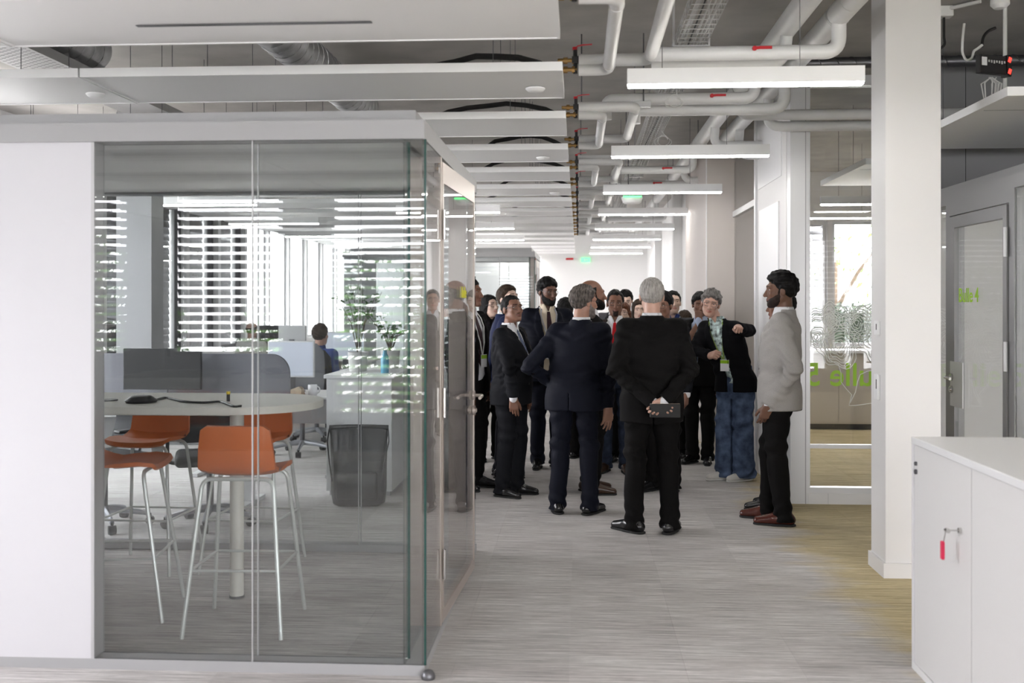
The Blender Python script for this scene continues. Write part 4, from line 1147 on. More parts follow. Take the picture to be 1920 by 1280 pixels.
HSEG = [(.040, .026, .021), (.044, .029, .022), (.040, .027, .021), (.031, .021, .018)]
POSE = {
    'relax': [(18, 25, 15), (24, 30, 18), (30, 34, 20), (34, 36, 22)],
    'open': [(8, 12, 8), (10, 14, 10), (14, 18, 12), (20, 22, 14)],
    'fist': [(78, 95, 60)] * 4, 'point': [(6, 8, 5), (80, 95, 60), (82, 95, 60), (84, 95, 60)],
    'hold': [(40, 45, 25), (42, 48, 28), (46, 50, 28), (50, 50, 30)],
}
def f_hand(side, pose):
    prim = []
    kx = [-.030, -.010, .010, .029]; sg = 1 if side == 'R' else -1
    for i in range(4):
        k = A3(kx[i] * sg, .088 - (.004 if i in (0, 2) else 0) - (.012 if i == 3 else 0), 0)
        prim.append((A3(kx[i] * .6 * sg, .0, 0), k, .017, .0125, .014))
        a = 0; p = k
        for j in range(3):
            a += R(POSE[pose][i][j]); q = p + HSEG[i][j] * A3(kx[i] * sg * .25 / .03 * .3 if j == 0 else 0, math.cos(a), -math.sin(a))
            r = .0095 - .0009 * j; prim.append((p, q, r, r - .0009, .005)); p = q
    b = A3(-.022 * sg, .022, -.006)
    close = pose in ('fist', 'point', 'hold')
    t1 = b + .045 * A3(-.55 * sg if not close else -.35 * sg, .72, -.42 if close else -.25); t2 = t1 + .032 * A3(-.25 * sg if not close else .35 * sg, .85, -.35); t3 = t2 + .024 * A3(-.05 * sg if not close else .6 * sg, .8, -.3)
    prim += [(b, t1, .0165, .0115, .012), (t1, t2, .0115, .0095, .005), (t2, t3, .0095, .008, .005)]
    prim.append((A3(0, -.05, 0), A3(0, .005, 0), .024, .026, .02))
    def f(P):
        d = None
        for a, b_, r1, r2, k in prim:
            e = rc(P, a, b_, r1, r2); d = e if d is None else smin(d, e, k)
        return d
    return f

def fabric(name, col, rough=.85, noise=.12, sheen=.0, bump=.15, ns=180):
    if name not in MATS: mat(name, col, rough, noise=noise, nscale=ns, bump=bump, sheen=sheen, spec=.12)
    return name
def skin(name, col):
    if name not in MATS:
        m = mat(name, col, .48, noise=.07, nscale=22)
        mat(name + '_lips', tuple(c * k for c, k in zip(col, (.82, .55, .55))), .4)
    return name
def hairmat(name, col, nz=.5):
    if name not in MATS: mat(name, col, .6, noise=nz, nscale=40, stretch=(3, 1, .6), bump=.5, spec=.2)
    return name

JP = [(.80, .208, .150, 0, 0), (.92, .205, .150, 0, 0), (1.06, .186, .136, 0, .005), (1.22, .205, .140, 0, .0), (1.33, .212, .130, 0, -.005), (1.40, .185, .105, 0, -.012), (1.455, .095, .080, 0, -.012)]
def person(label, at_xy, rot, H, sk, hair, hcol, head=(0, 0, 0), jacket=('suit_black', 'closed'), shirt='shirt_white', trousers='suit_black', shoes='shoe_black',
           tie=None, lanyard=None, arms={}, feet=((-.1, 0, 10), (.1, 0, 10)), lean=(0, 0), girth=1.0, belly=0, beard=None, glasses=False, female=False, h=.009, hem=.80,
           flare=0.0, sit=False, seed=0.0, jname=None, vopen=None, legw=1.0, hands='LR', badge=True, sleeve=True):
    s = H / 1.75
    root = empty('person', (at_xy[0], at_xy[1], -.40 if sit else 0), R(rot), label=label, cat='person', group='people in the office')
    root.scale = (s, s, s)
    lx, ly = lean
    off = lambda z: A3(lx * max(0, z - .95), ly * max(0, z - .95), 0)
    offP = lambda P: P - np.stack([lx * np.clip(P[:, 2] - .95, 0, None), ly * np.clip(P[:, 2] - .95, 0, None), 0 * P[:, 2]], 1)
    gw = girth * (.90 if female else 1.0)
    sw = .86 if female else 1.0 + .4 * (girth - 1)
    c, sn = math.cos(R(-rot)), math.sin(R(-rot))
    def loc(v):   # view-aligned offset (right, away, up) in metres to local units
        return A3((c * v[0] - sn * v[1]) / s, (sn * v[0] + c * v[1]) / s, v[2] / s)
    # joints
    J = {}
    for sd, g in (('L', -1), ('R', 1)):
        sh = A3(g * .172 * sw, -.012, 1.405) + off(1.405)
        sp = arms.get(sd)
        if sp is None or sp == 'hang':
            el = sh + A3(g * .062, -.02, -.285); wr = el + A3(g * .0, .055, -.245); hd = A3(0, .18, -1); pn = A3(-g, 0, 0); po = 'relax'
        elif sp == 'pocket':
            el = sh + A3(g * .09, -.07, -.27); wr = el + A3(-g * .05, .13, -.19); hd = A3(-g * .1, .35, -1); pn = A3(-g, 0, 0); po = 'relax'
        elif sp == 'behind':
            el = sh + A3(g * .075, -.10, -.255); wr = A3(g * .035, -.215, .90) + off(.9); hd = A3(-g, -.1, -.35); pn = A3(0, 1, 0); po = 'hold'
        else:
            e, w_, hd_, pn_, po = sp
            el, wr = loc(e), loc(w_); hd = loc(hd_); pn = loc(pn_)
        J[sd] = (sh, el, wr, hd / np.linalg.norm(hd), pn, po)
    hip = {'L': A3(-.088 * gw, 0, .90), 'R': A3(.088 * gw, 0, .90)}
    foot = {}
    for (sd, ft) in zip('LR', feet):
        if sit: an = A3(-.1 if sd == 'L' else .1, .42, .47); kn = an + A3(0, 0, .40)
        else:
            an = A3(ft[0], ft[1], .085); kn = (hip[sd] + an) / 2 + A3(0, .028, .05)
        foot[sd] = (kn, an, ft[2] * (1 if sd == 'L' else -1))
    hc = A3(0, .012, 1.632) + off(1.632)
    HR = Matrix.Rotation(R(head[0]), 3, 'Z') @ Matrix.Rotation(R(head[1]), 3, 'X') @ Matrix.Rotation(R(head[2]), 3, 'Y')
    HM = np.array(HR, dtype=F4)
    toH = lambda P: (P - hc) @ HM
    frH = lambda P: P @ HM.T + hc
    nb = (A3(0, -.02, 1.43) + off(1.43) - hc) @ HM
    def kid(name, V, Fq, m, parent=root, mi=None, **kw):
        me = fast_mesh(name, V, Fq, mi)
        for k in (m if isinstance(m, list) else [m]): me.materials.append(MATS[k])
        o = bpy.data.objects.new(name, me); link(o, parent); return tag(o, **kw)
    # ---------------- body (head, neck, trunk, limbs, hands as one mesh)
    hh = .0052 if h < .0095 else .0072
    Vh, Fh = nets(lambda P: f_head(P, nb), (-.10, -.135, -.27), (.10, .14, .13), hh)
    fc = Vh[Fh].mean(1)
    mi = (((fc[:, 0] / .025) ** 2 + ((fc[:, 2] + .063) / .0115) ** 2 < 1) & (fc[:, 1] > .08)).astype(int)
    Vs, Fs, Ms = [frH(Vh)], [Fh], [mi]
    def core(P):
        d = loft(offP(P), [(.86, .145 * gw, .1, 0, 0), (.95, .155 * gw, .11, 0, 0), (1.06, .135 * gw, .1, 0, 0), (1.3, .15 * gw, .095, 0, -.005), (1.42, .10, .07, 0, -.012), (1.47, .055, .055, 0, -.015)])
        for sd in 'LR':
            sh, el, wr, *_ = J[sd]; kn, an, _a = foot[sd]
            d = smin(d, rc(P, sh, el, .042, .036), .03); d = smin(d, rc(P, el, wr, .036, .025), .01)
            d = smin(d, rc(P, hip[sd], kn, .078, .05), .02); d = smin(d, rc(P, kn, an, .05, .036), .02)
        return d
    Vc, Fc = nets(core, (-.6, -.6, .04), (.6, .7, 1.52), .024)
    Vs.append(Vc); Fs.append(Fc); Ms.append(np.zeros(len(Fc), int))
    for sd in hands:
        sh, el, wr, hd, pn, po = J[sd]
        pn = pn - hd * (pn @ hd); pn /= np.linalg.norm(pn) + 1e-9
        zax = -pn; yax = hd; xax = np.cross(yax, zax); M = np.stack([xax, yax, zax], 1)
        Vx, Fx = nets(f_hand(sd, po), (-.1, -.08, -.11), (.1, .21, .06), .0046 if h < .0095 else .006)
        Vs.append(Vx @ M.T + wr + hd * .012); Fs.append(Fx); Ms.append(np.zeros(len(Fx), int))
    o = 0; FF = []
    for V, Fq in zip(Vs, Fs): FF.append(Fq + o); o += len(V)
    body = kid('body', np.concatenate(Vs), np.concatenate(FF), [sk, sk + '_lips'], mi=np.concatenate(Ms))
    # ---------------- face details
    def surf_y(x, z):
        ys = np.arange(.14, .03, -.001); P = np.stack([np.full_like(ys, x), ys, np.full_like(ys, z)], 1)
        f = f_head(P, nb, False); i = np.argmax(f < 0); return ys[i]
    hv = lambda p: Vector(frH(np.array([p], float))[0])
    HQ = HR
    for g in (-1, 1):
        ey = surf_y(.031, .005)
        eb = MB(); cc = hv((g * .031, ey - .0075, .005))
        for r_, oy, n1 in ((.0115, 0, 10), (.0062, .0062, 8)):
            eb.cur = 0 if oy == 0 else 1
            L = []
            for i in range(7):
                a = math.pi * (i + .01) / 6.02 - math.pi / 2
                L.append([cc + HQ @ Vector((r_ * math.cos(a) * math.cos(2 * math.pi * k / n1), oy + r_ * math.cos(a) * math.sin(2 * math.pi * k / n1), r_ * math.sin(a) * .8)) for k in range(n1)])
            eb.loops(L)
        obj('eye', eb, ['eye_white', 'eye_dark'], root, True)
    bz = .031
    Vb, Fb = nets(lambda P: rc(np.abs(P) * A3(1, 0, 0) + P * A3(0, 1, 1), (.014, surf_y(.014, bz) + .0005, bz - .002), (.048, surf_y(.046, bz) - .001, bz - .001), .0042, .0026), (-.06, .05, .01), (.06, .12, .05), .0036)
    if len(Fb): kid('eyebrows', frH(Vb), Fb, hcol if not hair.get('bald') else 'hair_black')
    # ---------------- hair and beard
    lo = (-.125, -.15, -hair.get('long', .12) - .03); hi = (.125, .13, .17)
    V, Fq = nets(lambda P: hairf(P, hair), lo, hi, .0052 if h < .0095 else .0068)
    if len(Fq): kid('hair', frH(V), Fq, hcol)
    if beard:
        kind, bcol, th = beard
        def fb_(P):
            x, y, z = P.T
            g = np.minimum((z + .022 + .50 * (y - .02)) * .88, np.maximum(y - .030 + .3 * (z + .02), z - .004))
            g = np.maximum(g, .010 - y)
            if kind == 'goatee': g = np.maximum(g, np.maximum(np.abs(x) - .030 - .1 * (z + .06), z + .044 + .25 * np.abs(x)))
            if kind == 'moustache': g = np.maximum(np.maximum(np.abs(x) - .030, z + .0455 + .22 * np.abs(x)), -.0545 - .25 * np.abs(x) - z); g = np.maximum(g, .05 - y)
            if kind == 'full': g = np.maximum(g, np.where(np.abs(x) < .02, z + .0445 + .2 * np.abs(x), -1))
            d = f_head(P, nb, False) - th * np.clip(-g / .016, .1, 1) + .0012 * np.sin(160 * x) * np.sin(170 * z)
            d = np.maximum(d, g)
            if kind != 'moustache': d = np.maximum(d, -ell(P, (0, .1, -.0635), (.023, .04, .0085)))
            return d
        V, Fq = nets(fb_, (-.1, 0, -.14), (.1, .14, .02), .0045)
        if len(Fq): kid('beard' if kind != 'moustache' else 'moustache', frH(V), Fq, bcol)
    if glasses:
        gy = surf_y(.031, .0) + .012; gm = MB()
        for g in (-1, 1):
            gm.tube([hv((g * .033 + .023 * math.copysign(abs(math.cos(R(a))) ** .6, math.cos(R(a))), gy - .004 * abs(math.cos(R(a))), .0 + .016 * math.copysign(abs(math.sin(R(a))) ** .6, math.sin(R(a))))) for a in range(0, 360, 20)], .0018, 5, close=True)
            gm.tube([hv((g * .056, gy - .004, .006)), hv((g * .078, .05, .008)), hv((g * .084, .0, .008)), hv((g * .082, -.02, -.008))], .0015, 5)
        gm.tube([hv((-.01, gy, .004)), hv((0, gy + .004, .006)), hv((.01, gy, .004))], .0013, 5)
        obj('glasses', gm, 'glasses_frame', root, True)
    # ---------------- clothes
    jp = [(z, a * gw, (b + (belly if .95 < z < 1.3 else 0)) * (1 + .5 * (girth - 1)), 0, cy + (belly if .95 < z < 1.3 else 0)) for z, a, b, _, cy in JP]
    if hem != .80: jp[0] = (hem,) + jp[0][1:]
    def torso(P, grow=0.0, zlo=None):
        pr = [(z, a + grow, b + grow, cx, cy) for z, a, b, cx, cy in jp]
        if zlo is not None: pr = [(zlo,) + pr[0][1:]] + [r for r in pr if r[0] > zlo]
        return loft(offP(P), pr)
    def sleeves(P, d, r=(.066, .056, .046), grow=0, cut=.0, k=.035):
        for sd in 'LR':
            sh, el, wr, hd, *_ = J[sd]
            nbp = A3(.06 * (-1 if sd == 'L' else 1), -.012, 1.435) + off(1.435)
            d = smin(d, rc(P, nbp, sh, .045 + grow, .060 + grow), .03)
            e = smin(rc(P, sh, el, r[0] + grow, r[1] + grow), rc(P, el, wr, r[1] + grow, r[2] + grow), .012)
            e = np.maximum(e, ((P - wr) @ hd) + cut)
            d = smin(d, e, k)
        return d
    def jfold(P):
        x, y, z = P.T; d = folds(P, .0042, 22, seed)
        if h > .0095: return d
        for sd in 'LR':
            sh, el, wr, *_ = J[sd]
            for c0, rad, amp in ((el, .11, .006), ((el + wr) / 2, .10, .004), (sh + A3(0, 0, -.09), .10, .004)):
                r = nrm(P - c0); u = (wr - sh) / (np.linalg.norm(wr - sh) + 1e-9)
                d = d + amp * np.exp(-(r / rad) ** 2) * np.sin(((P - c0) @ u) * 95 + 4 * np.sin(18 * x + 14 * y + seed))
        d = d + .006 * np.exp(-((z - 1.05) / .09) ** 2) * np.sin(55 * z + 16 * x * np.sign(y + 1e-6) + 5 * np.sin(7 * x + seed))
        return d + .005 * np.exp(-((z - 1.36) / .06) ** 2) * np.sin(70 * (z - .5 * np.abs(x)) + seed)
    def front(P):
        Q = offP(P); return Q[:, 0], Q[:, 1], Q[:, 2]
    def fy(x, z, grow=0.0):
        pr = np.array(jp); a, b, cy = (np.interp(z, pr[:, 0], pr[:, k]) for k in (1, 2, 4)); a += grow; b += grow
        return cy + b * max(0.0, 1 - (abs(x) / a) ** 2.4) ** (1 / 2.4)
    upper = jacket[0] if jacket else shirt
    if jacket:
        jm, mode = jacket
        if mode == 'closed': wz = ([.7, 1.08, 1.10, 1.44, 1.6], [-.02, -.02, .004, .082, .085])
        elif mode == 'open': wz = ([.7, .95, 1.2, 1.44, 1.6], [.075, .06, .055, .085, .085])
        else: wz = ([.7, 1.44, 1.46, 1.6], [-.02, -.02, .05, .06])
        if vopen: wz = vopen
        def jk(P):
            d = sleeves(P, torso(P))
            d = d + jfold(P)
            # rolled collar
            Q = offP(P)
            col = np.maximum(loft(Q, [(1.40, .118, .098, 0, -.012), (1.46, .090, .086, 0, -.012), (1.497, .078, .078, 0, -.014)]), -loft(Q, [(1.36, .066, .066, 0, -.01), (1.56, .066, .066, 0, -.01)]))
            d = np.minimum(d, col)
            x, y, z = Q.T
            wv = np.interp(z, *wz)
            if mode in ('closed', 'open'):
                lw = np.interp(z, [1.05, 1.12, 1.30, 1.37, 1.44], [0.0, .03, .072, .055, .03])
                lap = np.maximum(np.maximum(np.abs(x) - wv - lw, .03 - y), np.maximum(z - 1.44, 1.06 - z))
                d = np.minimum(d, np.maximum(d - .007, lap))
            cutr = np.maximum((np.abs(x) - wv) * .92, np.maximum(.0 - y, 0.70 - z))
            d = np.maximum(d, -cutr)
            d = np.maximum(d, -np.maximum(np.abs(x) - .004, np.maximum(y + .02, z - .94))) if mode == 'closed' and h < .0085 else d
            return d
        V, Fq = nets(jk, (-.66, -.66, hem - .03), (.66, .75, 1.53), h)
        kid(jname or 'jacket', V, Fq, jm)
        if mode == 'closed' and h < .0095:
            for z in (1.075, .985):
                p = off(z) + A3(.012, fy(.012, z) + .004, z)
                obj('button', MB().cyl(p, p + A3(0, .005, 0), .0085, 10), 'black_plastic', root, True)
    # shirt: trunk, collar and cuffs
    def sf(P):
        d = torso(P, -.024 if jacket else -.006, .90 if jacket else hem)
        if not jacket: d = sleeves(P, d) + folds(P, .003, 24, seed)
        Q = offP(P)
        col = np.maximum(loft(Q, [(1.43, .080, .080, 0, -.010), (1.515, .0655, .0665, 0, -.012)]), -loft(Q, [(1.3, .057, .057, 0, -.012), (1.6, .057, .057, 0, -.012)]))
        col = np.maximum(col, -np.maximum((np.abs(Q[:, 0]) - np.interp(Q[:, 2], [1.44, 1.53], [0, .035])) * .9, -Q[:, 1]))
        d = np.minimum(d, col)
        if jacket and sleeve:
            for sd in hands:
                sh, el, wr, hd, *_ = J[sd]
                d = np.minimum(d, rc(P, wr - hd * .03, wr + hd * .016, .034, .036))
        return d
    V, Fq = nets(sf, (-.66, -.66, (hem if not jacket else .86) - .03), (.66, .75, 1.55), .0095 if h < .0095 else .012)
    kid('shirt' if not female else 'blouse', V, Fq, shirt)
    if tie:
        zs = [1.455, 1.44, 1.30, 1.15, 1.05, 1.02]; ws = [.03, .028, .05, .065, .07, .02]
        obj('tie', MB().strip([off(z) + A3(0, fy(0, z, -.024) + .010, z) for z in zs], (1, 0, 0), ws, .006), tie, root)
    if lanyard:
        for g in (-1, 1):
            zs = [1.47, 1.42, 1.35, 1.22, 1.12]; xs = [.062, .075, .062, .03, .004]
            obj('lanyard_strap', MB().strip([off(z) + A3(g * x, fy(x, z, -.018 if z < 1.45 else -.024) + .014, z) for x, z in zip(xs, zs)], (1, 0, 0), .014, .003), lanyard, root)
        obj('lanyard_neck', MB().strip([off(1.5) + A3(.0785 * math.sin(R(a)), -.012 + .0795 * math.cos(R(a)), 1.472 + .02 * (1 - math.cos(R(a - 0))) / 2) for a in range(60, 301, 20)], (0, 0, 1), .014, .003), lanyard, root)
        if badge:
            zc = 1.07; p = off(zc) + A3(0, fy(0, zc, -.010) + .018, zc)
            b_ = obj('badge', MB().box(p[0] - .042, p[0] + .042, p[1], p[1] + .003, zc - .055, zc + .05), 'white_lacquer', root)
            obj('badge_band', MB().box(p[0] - .042, p[0] + .042, p[1] + .003, p[1] + .004, zc + .015, zc + .045), 'lime', b_)
    # trousers
    def tf(P):
        d = loft(P, [(.82, .165 * gw, .118, 0, 0), (.92, .175 * gw, .13, 0, 0), (1.03, .155 * gw, .118, 0, 0), (1.06, .152 * gw, .115, 0, 0)])
        for sd in 'LR':
            kn, an, _a = foot[sd]
            low = an - A3(0, .012, .045)
            d = smin(d, rc(P, hip[sd], kn, .097 * legw * (.5 + .5 * gw), .073 * legw + .3 * flare), .03)
            d = smin(d, rc(P, kn, low, .073 * legw + .3 * flare, .064 * legw + flare), .03)
        kz = foot['L'][0][2]
        d = d + folds(P, .0055, 19, seed + 1) + .007 * np.exp(-((P[:, 2] - kz) / .09) ** 2) * np.sin(60 * P[:, 2] + 18 * P[:, 0] + 9 * P[:, 1] + seed) + .006 * np.exp(-((P[:, 2] - .76) / .07) ** 2) * np.sin(50 * P[:, 2] + 30 * np.abs(P[:, 0]) + seed) + np.clip(.26 - P[:, 2], 0, .26) * .04 * np.sin(70 * P[:, 2] + 12 * P[:, 0] + 3 * np.sin(20 * P[:, 1]) + seed)
        if not sit:
            d = np.maximum(d, .03 - P[:, 2])
            m = (P[:, 0] - (foot['L'][1][0] + foot['R'][1][0]) / 2)
            d = np.maximum(d, -np.maximum(np.abs(m) - .006, P[:, 2] - .76))
        return d
    V, Fq = nets(tf, (-.5, -.5, .0), (.5, .75, 1.09), h * 1.15)
    kid('trousers', V, Fq, trousers)
    # shoes
    for sd in 'LR':
        kn, an, ang = foot[sd]
        base = an - A3(0, 0, .085)
        M = np.array(Matrix.Rotation(R(ang), 3, 'Z'), dtype=F4)
        def up(P):
            d = rc(P, (0, -.055, .045), (0, .04, .048), .038, .043)
            d = smin(d, rc(P, (0, .03, .05), (0, .165, .028), .043, .030), .02)
            return smin(d, rc(P, (0, -.03, .05), (0, -.025, .10), .040, .042), .02)
        def shf(P): return np.maximum(np.maximum(up(P), .014 - P[:, 2]), P[:, 2] - .105)
        def solef(P):
            Q = P.copy(); Q[:, 2] = .035
            return np.maximum(np.maximum(up(Q) - .003, P[:, 2] - .016), -P[:, 2])
        V, Fq = nets(shf, (-.07, -.12, .0), (.07, .22, .12), .0068)
        so = kid('shoe', V @ M.T + base, Fq, shoes)
        V, Fq = nets(solef, (-.07, -.12, -.01), (.07, .22, .03), .007)
        kid('sole', V @ M.T + base, Fq, 'sole_white' if shoes == 'shoe_white' else 'rubber', so)
    return root
# ------------------------------------------------------------------ the visitors
mat('eye_white', (.45, .43, .41), .25); mat('eye_dark', (.015, .01, .008), .15); mat('glasses_frame', (.03, .03, .035), .3, .4)
fabric('suit_black', (.0055, .0050, .0050), .8); fabric('suit_charcoal', (.0085, .009, .0115), .72); fabric('suit_navy', (.0065, .0075, .014), .68)
fabric('suit_blue', (.012, .018, .055), .72); fabric('suit_brown', (.045, .036, .032), .8); fabric('suit_grey', (.07, .07, .078), .8)
fabric('blazer_grey', (.34, .325, .31), .8, noise=.06); fabric('blazer_black', (.005, .005, .0065), .85)
fabric('shirt_white', (.74, .74, .76), .8, noise=.03); fabric('shirt_cream', (.66, .57, .44), .8, noise=.04); fabric('shirt_blue', (.45, .52, .68), .8, noise=.04); fabric('shirt_deep_blue', (.05, .08, .25), .8)
fabric('blouse_pattern', (.42, .54, .50), .7, noise=.95, ns=28); fabric('top_dark', (.02, .018, .02), .8); fabric('top_white', (.7, .69, .68), .8)
fabric('denim', (.075, .105, .175), .9, noise=.45, ns=14, bump=.3); fabric('denim_dark', (.030, .040, .065), .9, noise=.4, ns=14, bump=.3)
fabric('tie_red', (.45, .015, .02), .5); fabric('tie_maroon', (.035, .018, .022), .5, noise=.5, ns=90); fabric('tie_blue', (.12, .15, .24), .5, noise=.8, ns=90)
fabric('lan_grey', (.34, .34, .36), .7); fabric('lan_white', (.62, .62, .60), .7); fabric('lan_green', (.30, .42, .12), .7)
mat('shoe_black', (.010, .010, .011), .22, spec=.6); mat('shoe_brown', (.075, .018, .012), .25, spec=.6); mat('shoe_tan', (.045, .022, .012), .28); mat('shoe_white', (.66, .64, .60), .6); mat('sole_white', (.7, .69, .66), .6)
skin('skin_deep', (.150, .072, .045)); skin('skin_brown', (.205, .098, .062)); skin('skin_tan', (.40, .215, .15)); skin('skin_light', (.52, .31, .235)); skin('skin_fair', (.64, .45, .36)); skin('skin_dark', (.135, .062, .04))
hairmat('hair_black', (.0045, .004, .004)); hairmat('hair_brown', (.035, .022, .014)); hairmat('hair_red', (.11, .038, .018)); hairmat('hair_grey', (.16, .15, .14), .6); hairmat('hair_silver', (.33, .31, .29), .35); hairmat('hair_mixed', (.10, .085, .075), .8)
hairmat('beard_black', (.0045, .004, .004)); hairmat('beard_grey', (.20, .17, .155), .5); hairmat('beard_stubble', (.022, .013, .010), .4)
def foot_at(px, py): p = fl(px, py); return (p.x, p.y)
def head_at(px, Y): p = at(px, 567, Y); return (p.x, Y)
SH = {'t': .011, 'hl': .072}
# grey-haired man seen from behind, hands clasped on a notebook
G = person('grey-haired man in a black suit seen from behind, hands clasped behind his back', foot_at(1222, 998), 0, 1.745, 'skin_light', {'t': .010, 'hl': .08, 'nape': -.07, 'rough': .0015, 'freq': 220}, 'hair_silver', head=(3, 0, 0),
       jacket=('suit_black', 'closed'), trousers='suit_black', arms={'L': ((-.255, -.10, 1.12), (-.01, -.215, .915), (.85, .0, -.5), (0, -1, .1), 'hold'), 'R': ((.255, -.10, 1.12), (.075, -.235, .93), (-.75, -.02, -.62), (0, -1, .1), 'hold')},
       feet=((-.125, 0, 48), (.125, .0, 22)), girth=1.06, h=.0078, seed=.3, hem=.765)
p = fl(1222, 998)
nbk = empty('notebook', (p.x + .07, p.y - .27, .865), R(4), label='black notebook held behind the grey-haired man', cat='notebook')
obj('cover', MB().rbox(-.10, .10, -.012, .0, -.045, .045, .004, 2), 'rubber', nbk); obj('cover', MB().rbox(-.10, .10, .008, .02, -.045, .045, .004, 2), 'black_plastic', nbk); obj('pages', MB().box(-.098, .098, 0, .008, -.043, .046), 'kraft', nbk)
# man with grey-brown hair, hand on hip
person('man in a dark navy suit seen from behind, one hand on his hip', foot_at(1076, 962), -16, 1.70, 'skin_tan', {'t': .017, 'hl': .072, 'nape': -.075, 'rough': .003, 'top': .006}, 'hair_mixed', head=(-42, -4, 0),
       jacket=('suit_navy', 'closed'), trousers='suit_navy', lanyard='lan_white', badge=False, glasses=True, beard=('full', 'beard_grey', .004),
       arms={'L': ((-.335, -.05, 1.10), (-.185, .10, .98), (.5, .5, -.4), (.5, -.6, 0), 'relax'), 'R': ((.255, -.06, 1.06), (.255, -.02, .80), (-.05, .05, -1), (-.4, .8, 0), 'open')},
       feet=((-.125, -.02, 25), (.125, .02, 18)), lean=(.10, .05), girth=1.08, h=.0078, seed=1.1)
# bald bearded man in profile
person('bald bearded man in a black suit in profile, behind the navy-suited man', head_at(1108, 8.9), -82, 1.765, 'skin_brown', {'t': .006, 'hl': .075, 'bald': 1, 'nape': -.06}, 'hair_black', head=(2, 0, 0),
       beard=('full', 'beard_black', .008), jacket=('suit_black', 'closed'), lanyard=None, shoes='shoe_tan', h=.010, seed=2, girth=1.05)
# man with glasses looking up
person('man with glasses in a charcoal suit looking up over his shoulder, front left', foot_at(958, 928), -112, 1.635, 'skin_brown', {'t': .011, 'hl': .088, 'nape': -.075, 'widow': 1}, 'hair_black', head=(-30, 8, 0),
       jacket=('suit_charcoal', 'closed'), trousers='suit_charcoal', tie='tie_blue', glasses=True, beard=('moustache', 'beard_black', .0032), feet=((-.09, .02, 10), (.10, -.03, 12)), girth=1.12, belly=.02, h=.0078, seed=2.7,
       arms={'R': ((.0, -.25, 1.06), (.035, -.245, .825), (.05, 0, -1), (0, 1, 0), 'relax')})
# man in a blue suit behind him
person('man in a bright navy blue suit, hands behind his back, beside the glass door', foot_at(942, 893), -80, 1.73, 'skin_fair', {'t': .014, 'hl': .075, 'top': .008}, 'hair_brown', head=(-52, 10, 0),
       jacket=('suit_blue', 'closed'), trousers='suit_navy', arms={'L': 'behind', 'R': 'behind'}, h=.010, seed=3.3, lean=(-.0, .06))
# bearded man in navy with cream shirt
person('bearded man with glasses, open navy jacket, cream shirt and grey lanyard', foot_at(1026, 876), -168, 1.81, 'skin_dark', {'t': .016, 'hl': .066, 'top': .008, 'rough': .003}, 'hair_black', head=(22, -9, 0),
       jacket=('suit_navy', 'open'), shirt='shirt_cream', trousers='suit_navy', tie='tie_maroon', lanyard='lan_grey', glasses=True, beard=('full', 'beard_black', .010), girth=1.08, belly=.02, h=.0085, seed=4.0, feet=((-.09, 0, 20), (.09, .0, 15)))
# woman and man at the left edge
person('dark-haired woman with glasses in black, between the glass door and the front man', head_at(917, 10.7), -152, 1.65, 'skin_fair', {'t': .016, 'hl': .08, 'long': .2, 'nape': -.1}, 'hair_black', head=(16, 9, 0), jacket=('blazer_black', 'open'), shirt='top_dark', trousers='suit_black', glasses=True, female=True, h=.011, seed=5)
person('dark-suited man with white lanyard half hidden by the glass door edge', head_at(879, 9.05), -118, 1.785, 'skin_brown', SH, 'hair_black', head=(8, 0, 0), jacket=('suit_black', 'open'), lanyard='lan_white', tie='tie_maroon', h=.010, seed=6, feet=((-.1, .02, 10), (.1, 0, 10)))
# man behind with only his black hair showing
person('black-haired man with his back turned, behind the bearded man', head_at(1060, 10.9), -8, 1.62, 'skin_brown', {'t': .017, 'hl': .07, 'rough': .004}, 'hair_black', jacket=('suit_charcoal', 'closed'), h=.011, seed=7)
# red tie
person('goateed man with glasses, red tie and jeans facing the camera', foot_at(1154, 884), 172, 1.685, 'skin_brown', {'t': .010, 'hl': .095, 'widow': 1}, 'hair_black', head=(8, -2, 0), jacket=('suit_brown', 'open'), shirt='shirt_white', tie='tie_red', lanyard='lan_white', trousers='denim_dark', shoes='shoe_tan',
       glasses=True, beard=('goatee', 'beard_stubble', .0035), girth=1.1, belly=.02, h=.0085, seed=8)
person('man mostly hidden behind the goateed man, only brow and glasses showing', head_at(1153, 12.6), 170, 1.73, 'skin_tan', {'t': .01, 'hl': .09}, 'hair_black', glasses=True, jacket=('suit_grey', 'open'), h=.012, seed=9)
person('black-haired man looking down, behind the woman with the raised finger', head_at(1173, 11.9), 165, 1.715, 'skin_fair', {'t': .013, 'hl': .07, 'widow': 1}, 'hair_black', head=(14, -16, 0), jacket=('suit_charcoal', 'open'), h=.011, seed=10)
person('auburn-haired woman with glasses raising one finger', head_at(1167, 10.7), 178, 1.575, 'skin_fair', {'t': .018, 'hl': .06, 'long': .17, 'nape': -.1}, 'hair_red', head=(-4, 2, 4), jacket=('suit_brown', 'open'), shirt='top_dark', glasses=True, female=True, h=.010, seed=11,
       arms={'L': ((.24, -.14, 1.08), (.088, -.26, 1.295), (-.06, -.05, 1), (-.3, -1, 0), 'point')})
person('dark-haired woman half hidden left of the grey-haired man', head_at(1199, 11.3), 180, 1.605, 'skin_fair', {'t': .016, 'hl': .075, 'long': .16}, 'hair_brown', jacket=('blazer_black', 'open'), shirt='top_white', female=True, h=.012, seed=12)
person('dark-haired man with glasses peering out right of the grey-haired man', head_at(1243, 9.0), 150, 1.67, 'skin_brown', {'t': .016, 'hl': .062}, 'hair_black', head=(6, -6, 0), glasses=True, jacket=('suit_charcoal', 'open'), h=.0095, seed=13)
